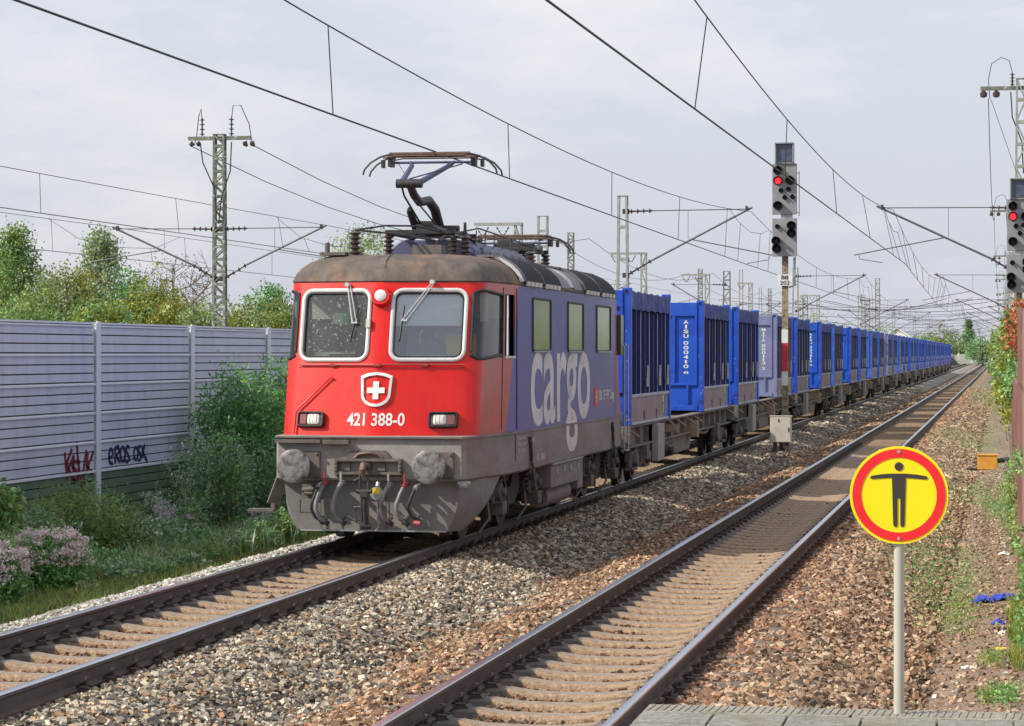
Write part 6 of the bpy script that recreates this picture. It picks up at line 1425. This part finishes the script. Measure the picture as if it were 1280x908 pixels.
# shrubs continuing under and beyond the train
for i, (x, y, r_, lb) in enumerate([(-12.6, 50, 1.2, 'green shrub half hidden behind the cab'), (-12.8, 56, 1.2, 'green shrub hidden mostly by the locomotive')]): shrub('shrub', (x, y, .6), (r_, 1.5, 1.1), 'mid', 3500, .09, lb, key2='dark')
# grass on the verge
def grass(name, x0, x1, y0, y1, n, h, keys, label, cond=None, zf=None):
    x = RN.uniform(x0, x1, n); y = RN.uniform(y0, y1, n); k = (x > -.42*y-.4)
    if cond is not None: k &= cond(x, y)
    x, y = x[k], y[k]; n = len(x); z = zf(x) if zf else np.interp(x, [-13.5, -11.5, -10.3, -9.9], [-.58, -.48, -.40, -.44])
    hh = h*RN.uniform(.4, 1.25, n); a = RN.uniform(0, 2*np.pi, n); w = RN.uniform(.004, .009, n); bend = np.clip(RN.normal(0, .3, (n, 2)), -.6, .6)
    dx, dy = np.cos(a)*w, np.sin(a)*w; B = np.stack([x, y, z-.02], 1)
    M = B+np.stack([bend[:, 0]*hh*.3, bend[:, 1]*hh*.3, hh*.6], 1); T = B+np.stack([bend[:, 0]*hh, bend[:, 1]*hh, hh*RN.uniform(.85, 1.05, n)], 1); W_ = np.stack([dx, dy, 0*dx], 1)
    V = np.stack([B-W_, B+W_, M+W_*.8, T, M-W_*.8], 1).reshape(-1, 3); F_ = (np.arange(n)*5)[:, None]+np.arange(5)[None]
    c = np.array([G[k_][RN.integers(0, 4)] for k_ in RN.choice(keys, n)]); c = np.repeat(c*RN.uniform(.75, 1.3, (n, 1)), 5, 0)
    tag(npmesh(name, V, F_, 'leaf', c), label, 'grass', kind='stuff')
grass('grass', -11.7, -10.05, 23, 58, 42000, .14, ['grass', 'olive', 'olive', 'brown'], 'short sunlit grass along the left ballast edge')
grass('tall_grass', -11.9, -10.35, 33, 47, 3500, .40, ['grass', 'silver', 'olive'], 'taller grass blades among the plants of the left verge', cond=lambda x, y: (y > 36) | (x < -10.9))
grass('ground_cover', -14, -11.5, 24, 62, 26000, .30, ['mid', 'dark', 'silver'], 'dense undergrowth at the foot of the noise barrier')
# ivy and weeds at the right
def leafmass(name, pts_cols, leaf, label, cat='plant', kind=None, stem=None, aspect=.8):
    t = empty(name, (0, 0, 0)); tag(t, label, cat, kind=kind)
    P = np.concatenate([p for p, c in pts_cols]); C0 = np.concatenate([c for p, c in pts_cols])
    V, F_, C_ = leaf_arrays(P, RN.uniform(.6, 1.25, len(P))*leaf, C0*RN.uniform(.75, 1.25, (len(P), 1)), aspect); npmesh('foliage', V, F_, 'leaf', C_, t)
    if stem: mb = MB(); [mb.tube(s, [.02, .012, .006], 5) for s in stem]; mb.build('stem', 'bark', t)
    return t
def bl(c, r, n, key, fill=.5, sp=.10):
    P, _ = blobpts(c, r, max(4, n//20), 20, sp, fill); return P, pcol(key, len(P))
leafmass('ivy', [bl((.28, 60, 2.75), (.26, 2.3, .62), 2600, 'olive'), bl((.50, 58, 3.15), (.26, 1.8, .40), 1800, 'red'), bl((.34, 57, 2.85), (.18, 1.8, .30), 800, 'red'), bl((.22, 61, 2.1), (.20, 2.3, .62), 2600, 'yellow'), bl((.32, 59, 1.9), (.18, 2.0, .5), 1600, 'mid'), bl((.12, 62, 2.5), (.17, 2.3, .55), 1100, 'pale')], .095,
         'ivy with red and yellow autumn leaves climbing over the fence at the right edge', stem=[[(.3, 58, -.4), (.32, 58, 1.2), (.2, 58, 2.9)], [(.32, 60, -.4), (.25, 60, 1.5), (.4, 60, 3.2)]])
leafmass('ivy', [bl((.12, 92, 2.0), (.36, 4, 1.2), 2400, 'mid'), bl((.0, 98, 2.6), (.40, 4, .6), 900, 'olive'), bl((.25, 88, 1.2), (.3, 4, 1.0), 1200, 'gold')], .13, 'greener ivy thicket farther up the path, leaning over the fence', stem=[[(.2, 90, -.4), (.0, 92, 1.2), (-.3, 94, 2.6)]])
leafmass('ivy', [bl((.35, 130, .8), (.5, 6, 1.0), 1300, 'mid'), bl((.3, 135, 1.6), (.4, 6, .6), 500, 'brown')], .17, 'brownish-green brambles where the fence meets the far tracks')
leafmass('creeper', [bl((.26, 33, -.05), (.02, 4, .4), 420, 'mid', sp=.04), bl((.24, 40, .1), (.06, 3, .55), 700, 'olive', sp=.06), bl((.22, 50, .1), (.10, 4, .4), 700, 'mid', sp=.06), bl((.25, 36, 1.1), (.03, .6, .25), 160, 'mid', sp=.05), bl((.24, 28, -.3), (.04, 2, .15), 200, 'mid', sp=.04)], .06, 'green creeper growing up the foot of the brown fence')
def weeds(u, v, wpx, hpx, n, key, label, leaf=.035, hgt=.05):
    n = int(n*2.3); hgt = hgt+.02
    x = RN.normal(0, .35, n)*wpx; y = RN.normal(0, .35, n)*hpx; uu = u+x+y*.15; vv = v+y; Zs = 3360*(2.48+.5)/(vv-442); c = (uu-640)/3360; X = c*Zs; wx = .98386*X-.17898*Zs; wy = .17898*X+.98386*Zs
    wz = np.where(wx < -.6, bedz(wx), np.interp(wx, [-.75, -.55, 0, .28], [-.595, -.55, -.505, -.488]))+RN.uniform(.01, hgt, n)
    k = wx < .27; P = np.stack([wx, wy, wz], 1)[k]; P = P+RN.normal(0, .01, P.shape)
    V, F_, C_ = leaf_arrays(P, RN.uniform(.6, 1.3, len(P))*leaf, pcol(key, len(P)), .6, .2); o = npmesh('weeds', V, F_, 'leaf', C_); tag(o, label, 'weeds', kind='stuff')
weeds(1168, 712, 95, 95, 2600, 'mid', 'patch of small green weeds on the ballast right of the sign pole', .032)
weeds(1190, 760, 60, 45, 700, 'olive', 'sparse olive weeds below the main patch', .03)
weeds(1208, 615, 60, 26, 700, 'mid', 'narrow streak of weeds beside the sign', .04)
weeds(1208, 556, 70, 22, 900, 'mid', 'streak of weeds crossing the path before the orange box', .05)
weeds(1215, 535, 60, 22, 700, 'mid', 'farther streak of weeds on the shoulder', .055)
weeds(1205, 508, 60, 14, 400, 'olive', 'sparse weeds far up the shoulder', .06)
weeds(1232, 500, 30, 18, 500, 'mid', 'weeds spreading out from the ivy', .07, .2)
weeds(1243, 500, 22, 30, 500, 'yellow', 'yellowish weeds beneath the ivy', .07, .2)
weeds(1262, 640, 26, 60, 900, 'mid', 'weeds along the foot of the fence', .04, .12)
weeds(1244, 636, 28, 18, 300, 'mid', 'weeds on the path by the fence', .04, .08)
weeds(1240, 828, 24, 14, 260, 'olive', 'small tuft on the path near the platform', .03, .08)
weeds(1256, 874, 30, 18, 260, 'mid', 'small weeds just beyond the platform edge', .035, .08)
weeds(1235, 872, 20, 12, 160, 'olive', 'second small tuft just beyond the platform edge', .03, .06)
grass('grass', .0, .27, 25.5, 33, 2000, .12, ['grass', 'olive', 'yellow'], 'bright grass tuft at the right edge by the fence', cond=lambda x, y: (x > .09+.03*np.sin(y*3)), zf=lambda x: np.interp(x, [-.75, -.55, 0, .28], [-.595, -.55, -.505, -.488]))
